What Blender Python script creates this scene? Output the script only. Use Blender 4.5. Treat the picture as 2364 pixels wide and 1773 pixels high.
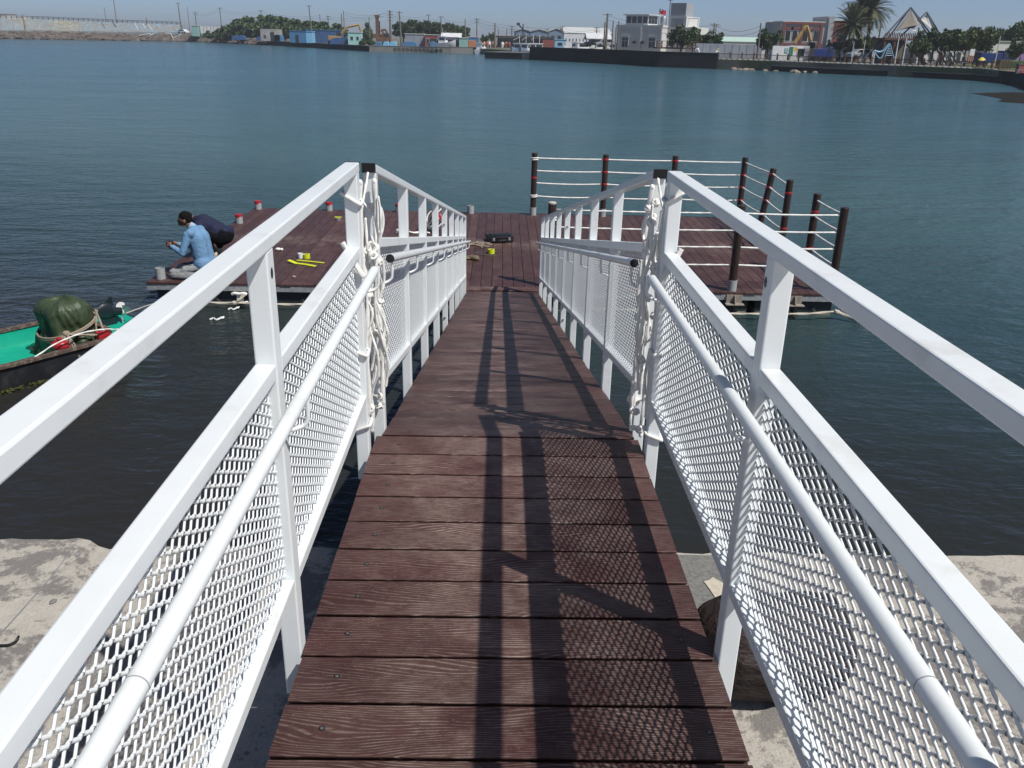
import bpy, bmesh, math, random
import numpy as np
from mathutils import Vector, Matrix, noise as mnoise
R = math.radians
random.seed(7)
scene = bpy.context.scene
for o in list(bpy.data.objects): bpy.data.objects.remove(o)
col = scene.collection

# ------------------------------------------------------------------ camera
F = 1980.0
CAM = Vector((0.0, 0.0, 3.92))            # water is z = 0
_p, _r, _y = R(21.9617), R(1.32887), R(1.05473)
_f = Vector((math.sin(_y)*math.cos(_p), math.cos(_y)*math.cos(_p), -math.sin(_p)))
_x = Vector((math.cos(_y), -math.sin(_y), 0)); _u = _x.cross(_f)
AX = math.cos(_r)*_x + math.sin(_r)*_u
AU = -math.sin(_r)*_x + math.cos(_r)*_u
cd = bpy.data.cameras.new('Camera'); cam = bpy.data.objects.new('Camera', cd); col.objects.link(cam)
cd.sensor_fit = 'HORIZONTAL'; cd.sensor_width = 36; cd.lens = F/2364*36
cd.clip_start = 0.05; cd.clip_end = 12000
m3 = Matrix((AX, AU, -_f)).transposed()
cam.matrix_world = Matrix.Translation(CAM) @ m3.to_4x4()
scene.camera = cam
scene.render.resolution_x = 1024; scene.render.resolution_y = 768

# ------------------------------------------------------------------ light
SUN = Vector((0.570, -0.440, 1.0)).normalized()
w = bpy.data.worlds.new('World'); scene.world = w; w.use_nodes = True
nt = w.node_tree; nt.nodes.clear()
sky = nt.nodes.new('ShaderNodeTexSky'); sky.sky_type = 'NISHITA'; sky.sun_disc = False
sky.sun_elevation = math.asin(SUN.z); sky.sun_rotation = math.atan2(SUN.x, SUN.y)
sky.altitude = 0; sky.air_density = 0.42; sky.dust_density = 0.62; sky.ozone_density = 2.6
bg = nt.nodes.new('ShaderNodeBackground'); bg.inputs['Strength'].default_value = 0.088
ow = nt.nodes.new('ShaderNodeOutputWorld')
nt.links.new(sky.outputs[0], bg.inputs[0]); nt.links.new(bg.outputs[0], ow.inputs[0])
sd = bpy.data.lights.new('Sun', 'SUN'); sd.energy = 4.1; sd.angle = R(0.53); sd.color = (1.0, 0.965, 0.91)
so = bpy.data.objects.new('Sun', sd); col.objects.link(so); so.location = (20, -20, 40)
so.rotation_euler = SUN.to_track_quat('Z', 'Y').to_euler()
vs = scene.view_settings; vs.view_transform = 'Standard'; vs.look = 'None'; vs.exposure = 0.12; vs.gamma = 1.0

# ------------------------------------------------------------------ pixel helpers (pixels of the photograph, 2364 wide)
def ray(u, v): return ((u-1182)/F)*AX + ((886.5-v)/F)*AU + _f
def at(u, v, Y):
    d = ray(u, v); return CAM + d*((Y-CAM.y)/d.y)
def gz(u, v, z=0.0):
    d = ray(u, v); return CAM + d*((z-CAM.z)/d.z)

# ------------------------------------------------------------------ materials
MATS = {}
def nodes(name):
    m = bpy.data.materials.new(name); m.use_nodes = True
    t = m.node_tree; b = t.nodes['Principled BSDF']; MATS[name] = m
    return m, t, b
def N(t, typ, **kw):
    n = t.nodes.new(typ)
    for k, v in kw.items():
        if k.startswith('i_'):
            key = k[2:].replace('_', ' ')
            n.inputs[key].default_value = v
        else: setattr(n, k, v)
    return n
def c4(c): return (c[0], c[1], c[2], 1.0)
def ramp(t, fac, stops):
    r = t.nodes.new('ShaderNodeValToRGB'); e = r.color_ramp.elements
    while len(e) < len(stops): e.new(0.5)
    for i, (p, c) in enumerate(stops): e[i].position = p; e[i].color = c4(c) if len(c) == 3 else c
    t.links.new(fac, r.inputs[0]); return r.outputs[0]
def coords(t, scale=(1,1,1), rnd=True, kind='Object'):
    tc = t.nodes.new('ShaderNodeTexCoord'); mp = t.nodes.new('ShaderNodeMapping'); mp.inputs['Scale'].default_value = scale
    t.links.new(tc.outputs[kind], mp.inputs[0])
    if rnd:
        oi = t.nodes.new('ShaderNodeObjectInfo'); mul = N(t, 'ShaderNodeMath', operation='MULTIPLY'); mul.inputs[1].default_value = 37.0
        t.links.new(oi.outputs['Random'], mul.inputs[0]); t.links.new(mul.outputs[0], mp.inputs['Location'])
    return mp.outputs[0]
def noise_tex(t, vec, scale, detail=4, rough=.55, dist=0):
    n = N(t, 'ShaderNodeTexNoise'); n.inputs['Scale'].default_value = scale; n.inputs['Detail'].default_value = detail
    n.inputs['Roughness'].default_value = rough; n.inputs['Distortion'].default_value = dist
    t.links.new(vec, n.inputs['Vector']); return n.outputs['Fac']
def bump(t, b, h, strength=.3, dist=.01):
    n = N(t, 'ShaderNodeBump'); n.inputs['Strength'].default_value = strength; n.inputs['Distance'].default_value = dist
    t.links.new(h, n.inputs['Height']); t.links.new(n.outputs[0], b.inputs['Normal'])
def mat(name, c, rough=.6, metal=0., var=.15, scale=6, bmp=0, bscale=60, bdist=.003, spec=.5, kind='Object', dirt=None, dscale=3, dlo=.55, dhi=.75, stretch=(1,1,1)):
    if name in MATS: return MATS[name]
    m, t, b = nodes(name)
    v = coords(t, stretch, True, kind)
    f = noise_tex(t, v, scale)
    lo = [max(0, x*(1-var)) for x in c]; hi = [min(1, x*(1+var)) for x in c]
    out = ramp(t, f, [(.3, lo), (.7, hi)])
    if dirt:
        f2 = noise_tex(t, v, dscale, 8, .7)
        k = ramp(t, f2, [(dlo, (0,0,0)), (dhi, (1,1,1))])
        mx = N(t, 'ShaderNodeMix', data_type='RGBA'); t.links.new(k, mx.inputs[0]); t.links.new(out, mx.inputs[6]); mx.inputs[7].default_value = c4(dirt)
        out = mx.outputs[2]
    t.links.new(out, b.inputs['Base Color'])
    b.inputs['Roughness'].default_value = rough; b.inputs['Metallic'].default_value = metal
    b.inputs['Specular IOR Level'].default_value = spec
    if bmp: bump(t, b, noise_tex(t, v, bscale, 5), bmp, bdist)
    return m

def make_wood(name, stretch, dock=False):
    # embossed wood-grain composite board; local X is the length of the board
    m, t, b = nodes(name)
    v = coords(t, (1, 1, 1), True)
    def mul(a_, k=None, c=None):
        n = N(t, 'ShaderNodeMath', operation='MULTIPLY'); t.links.new(a_, n.inputs[0])
        if c is not None: t.links.new(c, n.inputs[1])
        else: n.inputs[1].default_value = k
        return n.outputs[0]
    def add(a_, c):
        n = N(t, 'ShaderNodeMath', operation='ADD'); t.links.new(a_, n.inputs[0]); t.links.new(c, n.inputs[1]); return n.outputs[0]
    def mapped(sc):
        mp = N(t, 'ShaderNodeMapping'); mp.inputs['Scale'].default_value = sc; t.links.new(v, mp.inputs[0]); return mp.outputs[0]
    sp = N(t, 'ShaderNodeSeparateXYZ'); t.links.new(v, sp.inputs[0])
    warp = noise_tex(t, mapped((1.5, 5.5, 1)), 1.0, 2, .4)          # bends the grain into cathedrals
    warp2 = noise_tex(t, mapped((7, 30, 1)), 1.0, 2, .5)
    yy = add(add(mul(sp.outputs['Y'], 1.0), mul(warp, .16)), mul(warp2, .006))
    sn = N(t, 'ShaderNodeMath', operation='SINE'); t.links.new(mul(yy, 2*math.pi/.0078), sn.inputs[0])
    rg = N(t, 'ShaderNodeMapRange'); rg.inputs['From Min'].default_value = .15; rg.inputs['From Max'].default_value = .95; t.links.new(sn.outputs[0], rg.inputs[0])
    brk = ramp(t, noise_tex(t, mapped((22, 160, 1)), 1.0, 4, .6), [(.36, (0, 0, 0)), (.56, (1, 1, 1))])
    line = mul(rg.outputs[0], c=brk)
    big = noise_tex(t, v, 3.0, 5, .6); mid = noise_tex(t, v, 11, 7, .7)
    tc = N(t, 'ShaderNodeTexCoord'); so_ = N(t, 'ShaderNodeSeparateXYZ'); t.links.new(tc.outputs['Object'], so_.inputs[0])
    # traffic wear towards the middle of the boards
    wr = N(t, 'ShaderNodeMath', operation='MULTIPLY'); t.links.new(so_.outputs['X'], wr.inputs[0]); t.links.new(so_.outputs['X'], wr.inputs[1])
    wm = N(t, 'ShaderNodeMapRange'); wm.inputs['From Min'].default_value = .0; wm.inputs['From Max'].default_value = .24; wm.inputs['To Min'].default_value = 1.0; wm.inputs['To Max'].default_value = .30
    t.links.new(wr.outputs[0], wm.inputs[0])
    base = ramp(t, mid, [(.3, (.043, .0162, .0148)), (.72, (.070, .0275, .0248))])
    wear = mul(ramp(t, big, [(.36, (.0, .0, .0)), (.66, (1, 1, 1))]), c=wm.outputs[0])
    scuff = mul(ramp(t, noise_tex(t, v, 6.0, 10, .8, .5), [(.47, (0, 0, 0)), (.70, (1, 1, 1))]), c=wm.outputs[0])
    mx0 = N(t, 'ShaderNodeMix', data_type='RGBA'); t.links.new(mul(add(wear, scuff), .31), mx0.inputs[0]); t.links.new(base, mx0.inputs[6]); mx0.inputs[7].default_value = (.215, .150, .125, 1)
    lm = N(t, 'ShaderNodeMapRange'); lm.inputs['To Min'].default_value = .14; lm.inputs['To Max'].default_value = .80; t.links.new(add(wear, mul(scuff, .6)), lm.inputs[0])
    mx = N(t, 'ShaderNodeMix', data_type='RGBA'); t.links.new(mul(line, c=lm.outputs[0]), mx.inputs[0]); t.links.new(mx0.outputs[2], mx.inputs[6]); mx.inputs[7].default_value = (.37, .285, .245, 1)
    speck = ramp(t, noise_tex(t, v, 190, 2, .5), [(.70, (0, 0, 0)), (.76, (.8, .8, .8))])
    mx3 = N(t, 'ShaderNodeMix', data_type='RGBA'); t.links.new(mul(speck, .6), mx3.inputs[0]); t.links.new(mx.outputs[2], mx3.inputs[6]); mx3.inputs[7].default_value = (.45, .41, .38, 1)
    oi = N(t, 'ShaderNodeObjectInfo')
    hv = N(t, 'ShaderNodeHueSaturation'); t.links.new(mx3.outputs[2], hv.inputs['Color'])
    mr = N(t, 'ShaderNodeMapRange'); mr.inputs['To Min'].default_value = .80; mr.inputs['To Max'].default_value = 1.22
    t.links.new(oi.outputs['Random'], mr.inputs[0]); t.links.new(mr.outputs[0], hv.inputs['Value'])
    t.links.new(hv.outputs[0], b.inputs['Base Color'])
    b.inputs['Roughness'].default_value = .48; b.inputs['Specular IOR Level'].default_value = .32
    bump(t, b, line, .5, .002)
    return m
make_wood('deck_wood', 1)

def make_water():
    m, t, b = nodes('water')
    tc = N(t, 'ShaderNodeTexCoord')
    def mapped(s, rot=0):
        mp = N(t, 'ShaderNodeMapping'); mp.inputs['Scale'].default_value = s; mp.inputs['Rotation'].default_value = (0, 0, rot)
        t.links.new(tc.outputs['Object'], mp.inputs[0]); return mp.outputs[0]
    n1 = noise_tex(t, mapped((.75, 1.5, 1), .16), 1.0, 3, .5, .5)     # wavelets about a metre
    n2 = noise_tex(t, mapped((3.2, 6.0, 1), .22), 1.0, 3, .55, .4)    # ripples
    n0 = noise_tex(t, mapped((.20, .42, 1), .10), 1.0, 2, .5, .6)      # longer waves out on the harbour
    n3 = noise_tex(t, mapped((.05, .11, 1), .3), 1.0, 3, .5)           # gust patches
    g = N(t, 'ShaderNodeMapRange'); g.inputs['From Min'].default_value = .35; g.inputs['From Max'].default_value = .68; g.inputs['To Min'].default_value = .45; g.inputs['To Max'].default_value = 1.0
    t.links.new(n3, g.inputs[0])
    # calm water in the lee of the quay and the dock
    sp = N(t, 'ShaderNodeSeparateXYZ'); t.links.new(tc.outputs['Object'], sp.inputs[0])
    lee = N(t, 'ShaderNodeMapRange'); lee.interpolation_type = 'SMOOTHSTEP'
    lee.inputs['From Min'].default_value = 6; lee.inputs['From Max'].default_value = 26; lee.inputs['To Min'].default_value = .20; lee.inputs['To Max'].default_value = 1
    t.links.new(sp.outputs['Y'], lee.inputs[0])
    a = N(t, 'ShaderNodeMath', operation='MULTIPLY'); a.inputs[1].default_value = .55; t.links.new(n2, a.inputs[0])
    s = N(t, 'ShaderNodeMath', operation='ADD'); t.links.new(n1, s.inputs[0]); t.links.new(a.outputs[0], s.inputs[1])
    a0 = N(t, 'ShaderNodeMath', operation='MULTIPLY_ADD'); a0.inputs[1].default_value = 1.5; t.links.new(n0, a0.inputs[0]); t.links.new(s.outputs[0], a0.inputs[2]); s = a0
    q = N(t, 'ShaderNodeMath', operation='MULTIPLY'); t.links.new(s.outputs[0], q.inputs[0]); t.links.new(g.outputs[0], q.inputs[1])
    q2 = N(t, 'ShaderNodeMath', operation='MULTIPLY'); t.links.new(q.outputs[0], q2.inputs[0]); t.links.new(lee.outputs[0], q2.inputs[1])
    bump(t, b, q2.outputs[0], 1.0, .32)
    # body colour of the water: silty near the quay, blue-green further out, sky reflection partly painted in
    cl = N(t, 'ShaderNodeMapRange')
    cl.inputs['From Min'].default_value = 5; cl.inputs['From Max'].default_value = 75
    sh_ = N(t, 'ShaderNodeMath', operation='MULTIPLY_ADD'); sh_.inputs[1].default_value = .45; t.links.new(sp.outputs['X'], sh_.inputs[0]); t.links.new(sp.outputs['Y'], sh_.inputs[2])
    mx_ = N(t, 'ShaderNodeMath', operation='MAXIMUM'); t.links.new(sh_.outputs[0], mx_.inputs[0]); yh = N(t, 'ShaderNodeMath', operation='MULTIPLY'); yh.inputs[1].default_value = .55; t.links.new(sp.outputs['Y'], yh.inputs[0]); t.links.new(yh.outputs[0], mx_.inputs[1])
    mn_ = N(t, 'ShaderNodeMath', operation='MINIMUM'); t.links.new(mx_.outputs[0], mn_.inputs[0]); y2 = N(t, 'ShaderNodeMath', operation='MULTIPLY'); y2.inputs[1].default_value = 1.35; t.links.new(sp.outputs['Y'], y2.inputs[0]); t.links.new(y2.outputs[0], mn_.inputs[1])
    t.links.new(mn_.outputs[0], cl.inputs[0])
    colr = ramp(t, cl.outputs[0], [(0, (.024, .0235, .0215)), (.06, (.022, .026, .025)), (.15, (.028, .060, .066)), (.32, (.060, .120, .130)), (.6, (.053, .116, .136)), (1, (.046, .112, .142))])
    t.links.new(colr, b.inputs['Base Color'])
    b.inputs['Roughness'].default_value = .16; b.inputs['IOR'].default_value = 1.333; b.inputs['Specular IOR Level'].default_value = .36
    return m
make_water()

def make_concrete(name, light, dark, scale=1.2, lo=.45, hi=.62, rough=.9):
    m, t, b = nodes(name)
    v = coords(t, (1, 1, 1), False)
    f = noise_tex(t, v, scale, 12, .78, .3)
    f2 = noise_tex(t, v, 24, 8, .8)
    f3 = noise_tex(t, v, 130, 3, .6)
    base = ramp(t, f2, [(.3, [x*.82 for x in light]), (.7, [min(1, x*1.1) for x in light])])
    mul = N(t, 'ShaderNodeMath', operation='MULTIPLY_ADD'); mul.inputs[1].default_value = .32; t.links.new(f2, mul.inputs[0]); t.links.new(f, mul.inputs[2])
    k = ramp(t, mul.outputs[0], [(lo+.16, (0, 0, 0)), (hi+.16, (1, 1, 1))])
    mx = N(t, 'ShaderNodeMix', data_type='RGBA'); t.links.new(k, mx.inputs[0]); t.links.new(base, mx.inputs[6]); mx.inputs[7].default_value = c4(dark)
    k3 = ramp(t, f3, [(.55, (1, 1, 1)), (.72, (.72, .72, .72))])
    mm = N(t, 'ShaderNodeMix', data_type='RGBA', blend_type='MULTIPLY'); mm.inputs[0].default_value = 1; t.links.new(mx.outputs[2], mm.inputs[6]); t.links.new(k3, mm.inputs[7])
    t.links.new(mm.outputs[2], b.inputs['Base Color'])
    b.inputs['Roughness'].default_value = rough; b.inputs['Specular IOR Level'].default_value = .25
    s = N(t, 'ShaderNodeMath', operation='ADD'); t.links.new(f2, s.inputs[0]); t.links.new(f3, s.inputs[1])
    bump(t, b, s.outputs[0], .5, .008)
    return m
make_concrete('quay_concrete', (.48, .445, .39), (.215, .20, .185), 3.0, .475, .53)
make_concrete('far_concrete', (.21, .205, .19), (.12, .118, .115), .12, .45, .6)
make_concrete('dark_wall', (.021, .025, .029), (.009, .011, .013), .25, .42, .6)  # near-black blotched concrete shared by the far walls
mat('white_paint', (.78, .815, .82), .34, var=.025, scale=9, bmp=.08, bscale=260, bdist=.0008, dirt=(.60, .585, .54), dscale=4, dlo=.56, dhi=.80)
mat('mesh_paint', (.79, .82, .83), .36, var=.02, scale=20)
mat('gang_tube', (.72, .74, .75), .32, metal=.0, var=.07, scale=25)
mat('black_plastic', (.012, .012, .014), .45)
mat('screw_steel', (.16, .155, .15), .5, metal=.5, var=.2, scale=30)
mat('steel', (.45, .46, .46), .45, metal=.7, var=.15, scale=30)
mat('galvanised', (.40, .42, .43), .5, metal=.35, var=.25, scale=22, bmp=.1)
mat('rust_plate', (.28, .25, .21), .7, var=.25, scale=20)
mat('socket', (.36, .375, .38), .6, var=.12, scale=30)
mat('red_tape', (.40, .020, .030), .5, var=.15, scale=40)
mat('post_brown', (.036, .020, .016), .5, var=.2, scale=30, stretch=(1, 1, .12), bmp=.2, bscale=80)
mat('rope_white', (.80, .79, .75), .85, var=.10, scale=40, bmp=.4, bscale=500, bdist=.002)
mat('rope_tan', (.30, .25, .19), .9, var=.2, scale=40)
mat('rope_old', (.50, .46, .38), .9, var=.2, scale=40)
mat('frame_under', (.20, .21, .22), .6, var=.2)

# ------------------------------------------------------------------ mesh helpers
def V(*a): return Vector(a)
class MB:
    def __init__(s): s.v = []; s.f = []; s.m = []
    def add(s, vs_, fs, mi=0):
        k = len(s.v); s.v += [tuple(p) for p in vs_]; s.f += [tuple(i+k for i in f) for f in fs]; s.m += [mi]*len(fs); return s
    def box(s, x0, x1, y0, y1, z0, z1, mi=0):
        return s.add([(x0,y0,z0),(x1,y0,z0),(x1,y1,z0),(x0,y1,z0),(x0,y0,z1),(x1,y0,z1),(x1,y1,z1),(x0,y1,z1)],
                     [(0,3,2,1),(4,5,6,7),(0,1,5,4),(1,2,6,5),(2,3,7,6),(3,0,4,7)], mi)
    def obox(s, c, size, M=None, mi=0):
        hx, hy, hz = size[0]/2, size[1]/2, size[2]/2; c = Vector(c)
        pts = [Vector(p) for p in [(-hx,-hy,-hz),(hx,-hy,-hz),(hx,hy,-hz),(-hx,hy,-hz),(-hx,-hy,hz),(hx,-hy,hz),(hx,hy,hz),(-hx,hy,hz)]]
        if M is not None: pts = [M @ p for p in pts]
        return s.add([c+p for p in pts], [(0,3,2,1),(4,5,6,7),(0,1,5,4),(1,2,6,5),(2,3,7,6),(3,0,4,7)], mi)
    def beam(s, a, b, wx, wz, mi=0, up=(0,0,1)):
        a = Vector(a); b = Vector(b); d = (b-a); L = d.length; d.normalize(); u = Vector(up)
        x = d.cross(u)
        if x.length < 1e-4: x = d.cross(Vector((0,1,0)))
        x.normalize(); u = x.cross(d)
        M = Matrix((x, d, u)).transposed()
        return s.obox((a+b)/2, (wx, L, wz), M, mi)
    def tube(s, path, r, n=8, cap=True, lobes=0, pitch=.03, amp=.2, mi=0, closed=False):
        P = [Vector(p) for p in path]; k = len(P)
        rs = r if isinstance(r, (list, tuple)) else [r]*k
        tang = []
        for i in range(k):
            a = P[i-1] if (i > 0 or closed) else P[0]; b = P[(i+1) % k] if (i < k-1 or closed) else P[k-1]
            d = (b-a); d = d.normalized() if d.length > 1e-9 else Vector((0,0,1)); tang.append(d)
        nrm = tang[0].cross(Vector((0,0,1)))
        if nrm.length < 1e-3: nrm = tang[0].cross(Vector((0,1,0)))
        nrm.normalize(); vs_ = []; L = 0
        for i in range(k):
            if i: L += (P[i]-P[i-1]).length
            nrm = (nrm - tang[i]*nrm.dot(tang[i]))
            if nrm.length < 1e-6: nrm = tang[i].orthogonal()
            nrm.normalize(); bn = tang[i].cross(nrm)
            tw = 2*math.pi*L/pitch if lobes else 0
            for j in range(n):
                th = 2*math.pi*j/n
                rr = rs[i]*(1+amp*math.cos(lobes*th)) if lobes else rs[i]
                a = th+tw/ (lobes if lobes else 1)
                vs_.append(P[i]+nrm*(rr*math.cos(a))+bn*(rr*math.sin(a)))
        fs = []
        for i in range(k-1 if not closed else k):
            for j in range(n):
                a = i*n+j; b = i*n+(j+1) % n; i2 = (i+1) % k; fs.append((a, b, i2*n+(j+1) % n, i2*n+j))
        if cap and not closed: fs.append(tuple(range(n-1, -1, -1))); fs.append(tuple((k-1)*n+j for j in range(n)))
        return s.add(vs_, fs, mi)
    def lathe(s, prof, n=16, c=(0,0,0), mi=0, M=None):
        c = Vector(c); vs_ = []; fs = []
        for (r, z) in prof:
            for j in range(n):
                a = 2*math.pi*j/n; p = Vector((r*math.cos(a), r*math.sin(a), z)); vs_.append(c+(M @ p if M is not None else p))
        for i in range(len(prof)-1):
            for j in range(n): fs.append((i*n+j, i*n+(j+1) % n, (i+1)*n+(j+1) % n, (i+1)*n+j))
        fs.append(tuple(range(n-1, -1, -1))); fs.append(tuple((len(prof)-1)*n+j for j in range(n)))
        return s.add(vs_, fs, mi)
    def ball(s, c, r, nu=12, nv=8, mi=0, M=None):
        if not isinstance(r, (tuple, list)): r = (r, r, r)
        c = Vector(c); vs_ = []; fs = []
        def tr(p): p = Vector(p); return c+(M @ p if M is not None else p)
        vs_.append(tr((0,0,-r[2])))
        for i in range(1, nv):
            ph = -math.pi/2+math.pi*i/nv
            for j in range(nu): a = 2*math.pi*j/nu; vs_.append(tr((r[0]*math.cos(ph)*math.cos(a), r[1]*math.cos(ph)*math.sin(a), r[2]*math.sin(ph))))
        vs_.append(tr((0,0,r[2]))); T = len(vs_)-1
        for j in range(nu): fs.append((0, 1+(j+1) % nu, 1+j)); fs.append((T, T-nu+j, T-nu+(j+1) % nu))
        for i in range(nv-2):
            for j in range(nu): fs.append((1+i*nu+j, 1+i*nu+(j+1) % nu, 1+(i+1)*nu+(j+1) % nu, 1+(i+1)*nu+j))
        return s.add(vs_, fs, mi)
    def prism(s, poly, ext, mi=0):
        # poly: list of 3D points (planar), ext: extrusion vector
        k = len(poly); e = Vector(ext); a = [Vector(p) for p in poly]
        fs = [tuple(range(k-1, -1, -1)), tuple(range(k, 2*k))]+[(i, (i+1) % k, k+(i+1) % k, k+i) for i in range(k)]
        return s.add(a+[p+e for p in a], fs, mi)
    def quad(s, a, b, c, d, mi=0): return s.add([a, b, c, d], [(0,1,2,3)], mi)
    def mesh(s, name, mats, bevel=0, smooth=None, fix=True):
        me = bpy.data.meshes.new(name); me.from_pydata(s.v, [], s.f)
        for m in (mats if isinstance(mats, (list, tuple)) else [mats]): me.materials.append(MATS[m] if isinstance(m, str) else m)
        me.polygons.foreach_set('material_index', s.m)
        if bevel or fix:
            bm = bmesh.new(); bm.from_mesh(me)
            if fix: bmesh.ops.recalc_face_normals(bm, faces=bm.faces)
            if bevel: bmesh.ops.bevel(bm, geom=[e for e in bm.edges if len(e.link_faces) == 2 and e.calc_face_angle(0) > .5], offset=bevel, segments=2, profile=.5, affect='EDGES')
            bm.to_mesh(me); bm.free()
        if smooth is not None:
            me.shade_smooth()
            if smooth < 180: me.set_sharp_from_angle(angle=R(smooth))
        me.update(); return me
    def build(s, name, mats, parent=None, bevel=0, smooth=None, loc=None, fix=True):
        return link(name, s.mesh(name, mats, bevel, smooth, fix), parent, loc)
def link(name, me, parent=None, loc=None, rot=None):
    o = bpy.data.objects.new(name, me); col.objects.link(o)
    if parent: o.parent = parent
    if loc: o.location = loc
    if rot: o.rotation_euler = rot
    return o
def tag(o, label, cat, group=None):
    o['label'] = label; o['category'] = cat
    if group: o['group'] = group
    return o
def thing(name, label, cat, loc=(0,0,0), rotz=0, group=None):
    o = bpy.data.objects.new(name, None); col.objects.link(o); o.location = loc; o.rotation_euler = (0,0,rotz)
    o.empty_display_size = .1
    return tag(o, label, cat, group)
def struct(o): o['kind'] = 'structure'; return o
def stuff(o): o['kind'] = 'stuff'; return o
def dup(root, loc, rotz=0, scale=None, label=None, group=None):
    r = root.copy(); col.objects.link(r); r.location = loc; r.rotation_euler = (0,0,rotz)
    if scale: r.scale = scale if isinstance(scale, (tuple, list)) else (scale,)*3
    if label: r['label'] = label
    if group: r['group'] = group
    for ch in [c for c in root.children]:
        c = ch.copy(); col.objects.link(c); c.parent = r
        for g in [x for x in ch.children]:
            d = g.copy(); col.objects.link(d); d.parent = c
    return r
def smoothpath(pts, sub=6):
    P = [Vector(p) for p in pts]; out = []
    for i in range(len(P)-1):
        p0 = P[max(i-1, 0)]; p1 = P[i]; p2 = P[i+1]; p3 = P[min(i+2, len(P)-1)]
        for k in range(sub):
            t = k/sub
            out.append(.5*((2*p1)+(p2-p0)*t+(2*p0-5*p1+4*p2-p3)*t*t+(3*p1-p0-3*p2+p3)*t**3))
    out.append(P[-1]); return out
def rope(mb, pts, r, sub=None, lobes=3, n=12, pitch=None, mi=0):
    P = [Vector(p) for p in pts]; L_ = sum((P[i+1]-P[i]).length for i in range(len(P)-1))
    sub = max(3, int(L_/(len(P)-1)/(r*.62)))
    return mb.tube(smoothpath(P, sub), r, n, True, lobes, pitch or r*18, .20, mi)

# ------------------------------------------------------------------ water, quay
wb = MB()
wb.add([(-5000,-40,0),(5000,-40,0),(5000,7000,0),(-5000,7000,0)], [(0,1,2,3)])
struct(wb.build('water', 'water', fix=False))

Z0 = 2.42; SL = .0197; ZQ = 1.82; YQ = 3.28
def dz(y): return Z0-SL*y
# quay slab with a chipped front edge
qb = MB(); nx = 900; x0, x1 = -26.0, 26.0; top = []; 
ys = [0, .05, .14, .5, 2.0, 30.0]
for i in range(nx+1):
    x = x0+(x1-x0)*i/nx
    e = .014*mnoise.noise(V(x*1.7, 3.1, 0))+.022*mnoise.noise(V(x*7.0, 1.1, 0))+.010*mnoise.noise(V(x*19.0, 1.1, 0))
    g = math.exp(-((x+1.70)/.045)**2)*.055+math.exp(-((x+1.84)/.05)**2)*-.022+.02*(x > -1.7)
    yy = YQ-.01+e-g
    for k, d in enumerate(ys):
        zz = ZQ+(-.016*abs(mnoise.noise(V(x*5, 7, 0))) if k == 0 else 0)+.006*mnoise.noise(V(x*1.3, d*2, 5))
        top.append((x, yy-d, zz))
for i in range(nx+1): top.append((top[i*6][0], top[i*6][1]-.012, ZQ-.09))
for i in range(nx+1): top.append((top[i*6][0], YQ-.06, -1.5))
fs = []
for i in range(nx):
    for k in range(5): fs.append((i*6+k, i*6+k+1, (i+1)*6+k+1, (i+1)*6+k))
    a = (nx+1)*6
    fs.append((i*6, (i+1)*6, a+i+1, a+i)); fs.append((a+i, a+i+1, a+nx+1+i+1, a+nx+1+i))
qb.add(top, fs)
q = struct(qb.build('quay', 'quay_concrete', smooth=35))
# expansion joint groove on the left of the quay and grey mortar patch on the right, small rubble
jb = MB(); jp = [gz(170, 1262, ZQ), gz(120, 1330, ZQ), gz(40, 1420, ZQ), gz(-60, 1530, ZQ)]
jb.tube([p+V(0,0,-.0015) for p in jp], .004, 5); jb.build('joint', 'frame_under', q)

pb = MB(); pts = []
c = gz(1640, 1330, ZQ)
for k in range(26):
    a = 2*math.pi*k/26; rr = 1+.25*mnoise.noise(V(math.cos(a)*2, math.sin(a)*2, 3))
    pts.append((c.x-.03+.24*rr*math.cos(a), min(YQ-.07, c.y+.10+.36*rr*math.sin(a)), ZQ+.0085))
pb.add(pts, [tuple(range(26))])
mat('mortar', (.17, .17, .16), .95, var=.25, scale=60, bmp=.5, bscale=160)
pb.build('mortar_patch', 'mortar', q)
pb = MB(); pts = []
for k in range(22):
    a = 2*math.pi*k/22; rr = 1+.5*mnoise.noise(V(math.cos(a)*2, math.sin(a)*2, 8)); pts.append((c.x+.07+.10*rr*math.cos(a+.5), c.y-.20+.16*rr*math.sin(a), ZQ+.0125))
pb.add(pts, [tuple(range(22))]); mat('lime_stain', (.52, .47, .38), .95, var=.15, scale=30, bmp=.4, bscale=90); pb.build('lime_patch', 'lime_stain', q)
rb = MB()
rnd = random.Random(4)
for k in range(70):
    x = rnd.uniform(-3, 3); y = rnd.uniform(.6, 3.15)
    if abs(x-.05) < .5: continue
    s = rnd.uniform(.004, .013)
    rb.ball((x, y, ZQ+s*.4), (s*rnd.uniform(.8,1.5), s, s*.6), 6, 4, M=Matrix.Rotation(rnd.uniform(0,3), 3, 'Z'))
rb = rb.build('rubble', 'mortar'); stuff(rb); tag(rb, 'small grey stone crumbs scattered over the concrete quay', 'rubble')
# bit of dark wire lying on the quay
wbm = MB(); a = gz(-10, 1494, ZQ); b_ = gz(30, 1490, ZQ)
wbm.tube(smoothpath([a+V(-.3,.02,.008), a+V(0,0,.008), b_+V(0,0,.01), b_+V(.012,.02,.02), b_+V(.004,.035,.012)], 5), .0045, 6)
tag(wbm.build('wire_scrap', 'black_plastic', smooth=60), 'short bent piece of dark wire lying on the concrete quay', 'wire')
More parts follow.
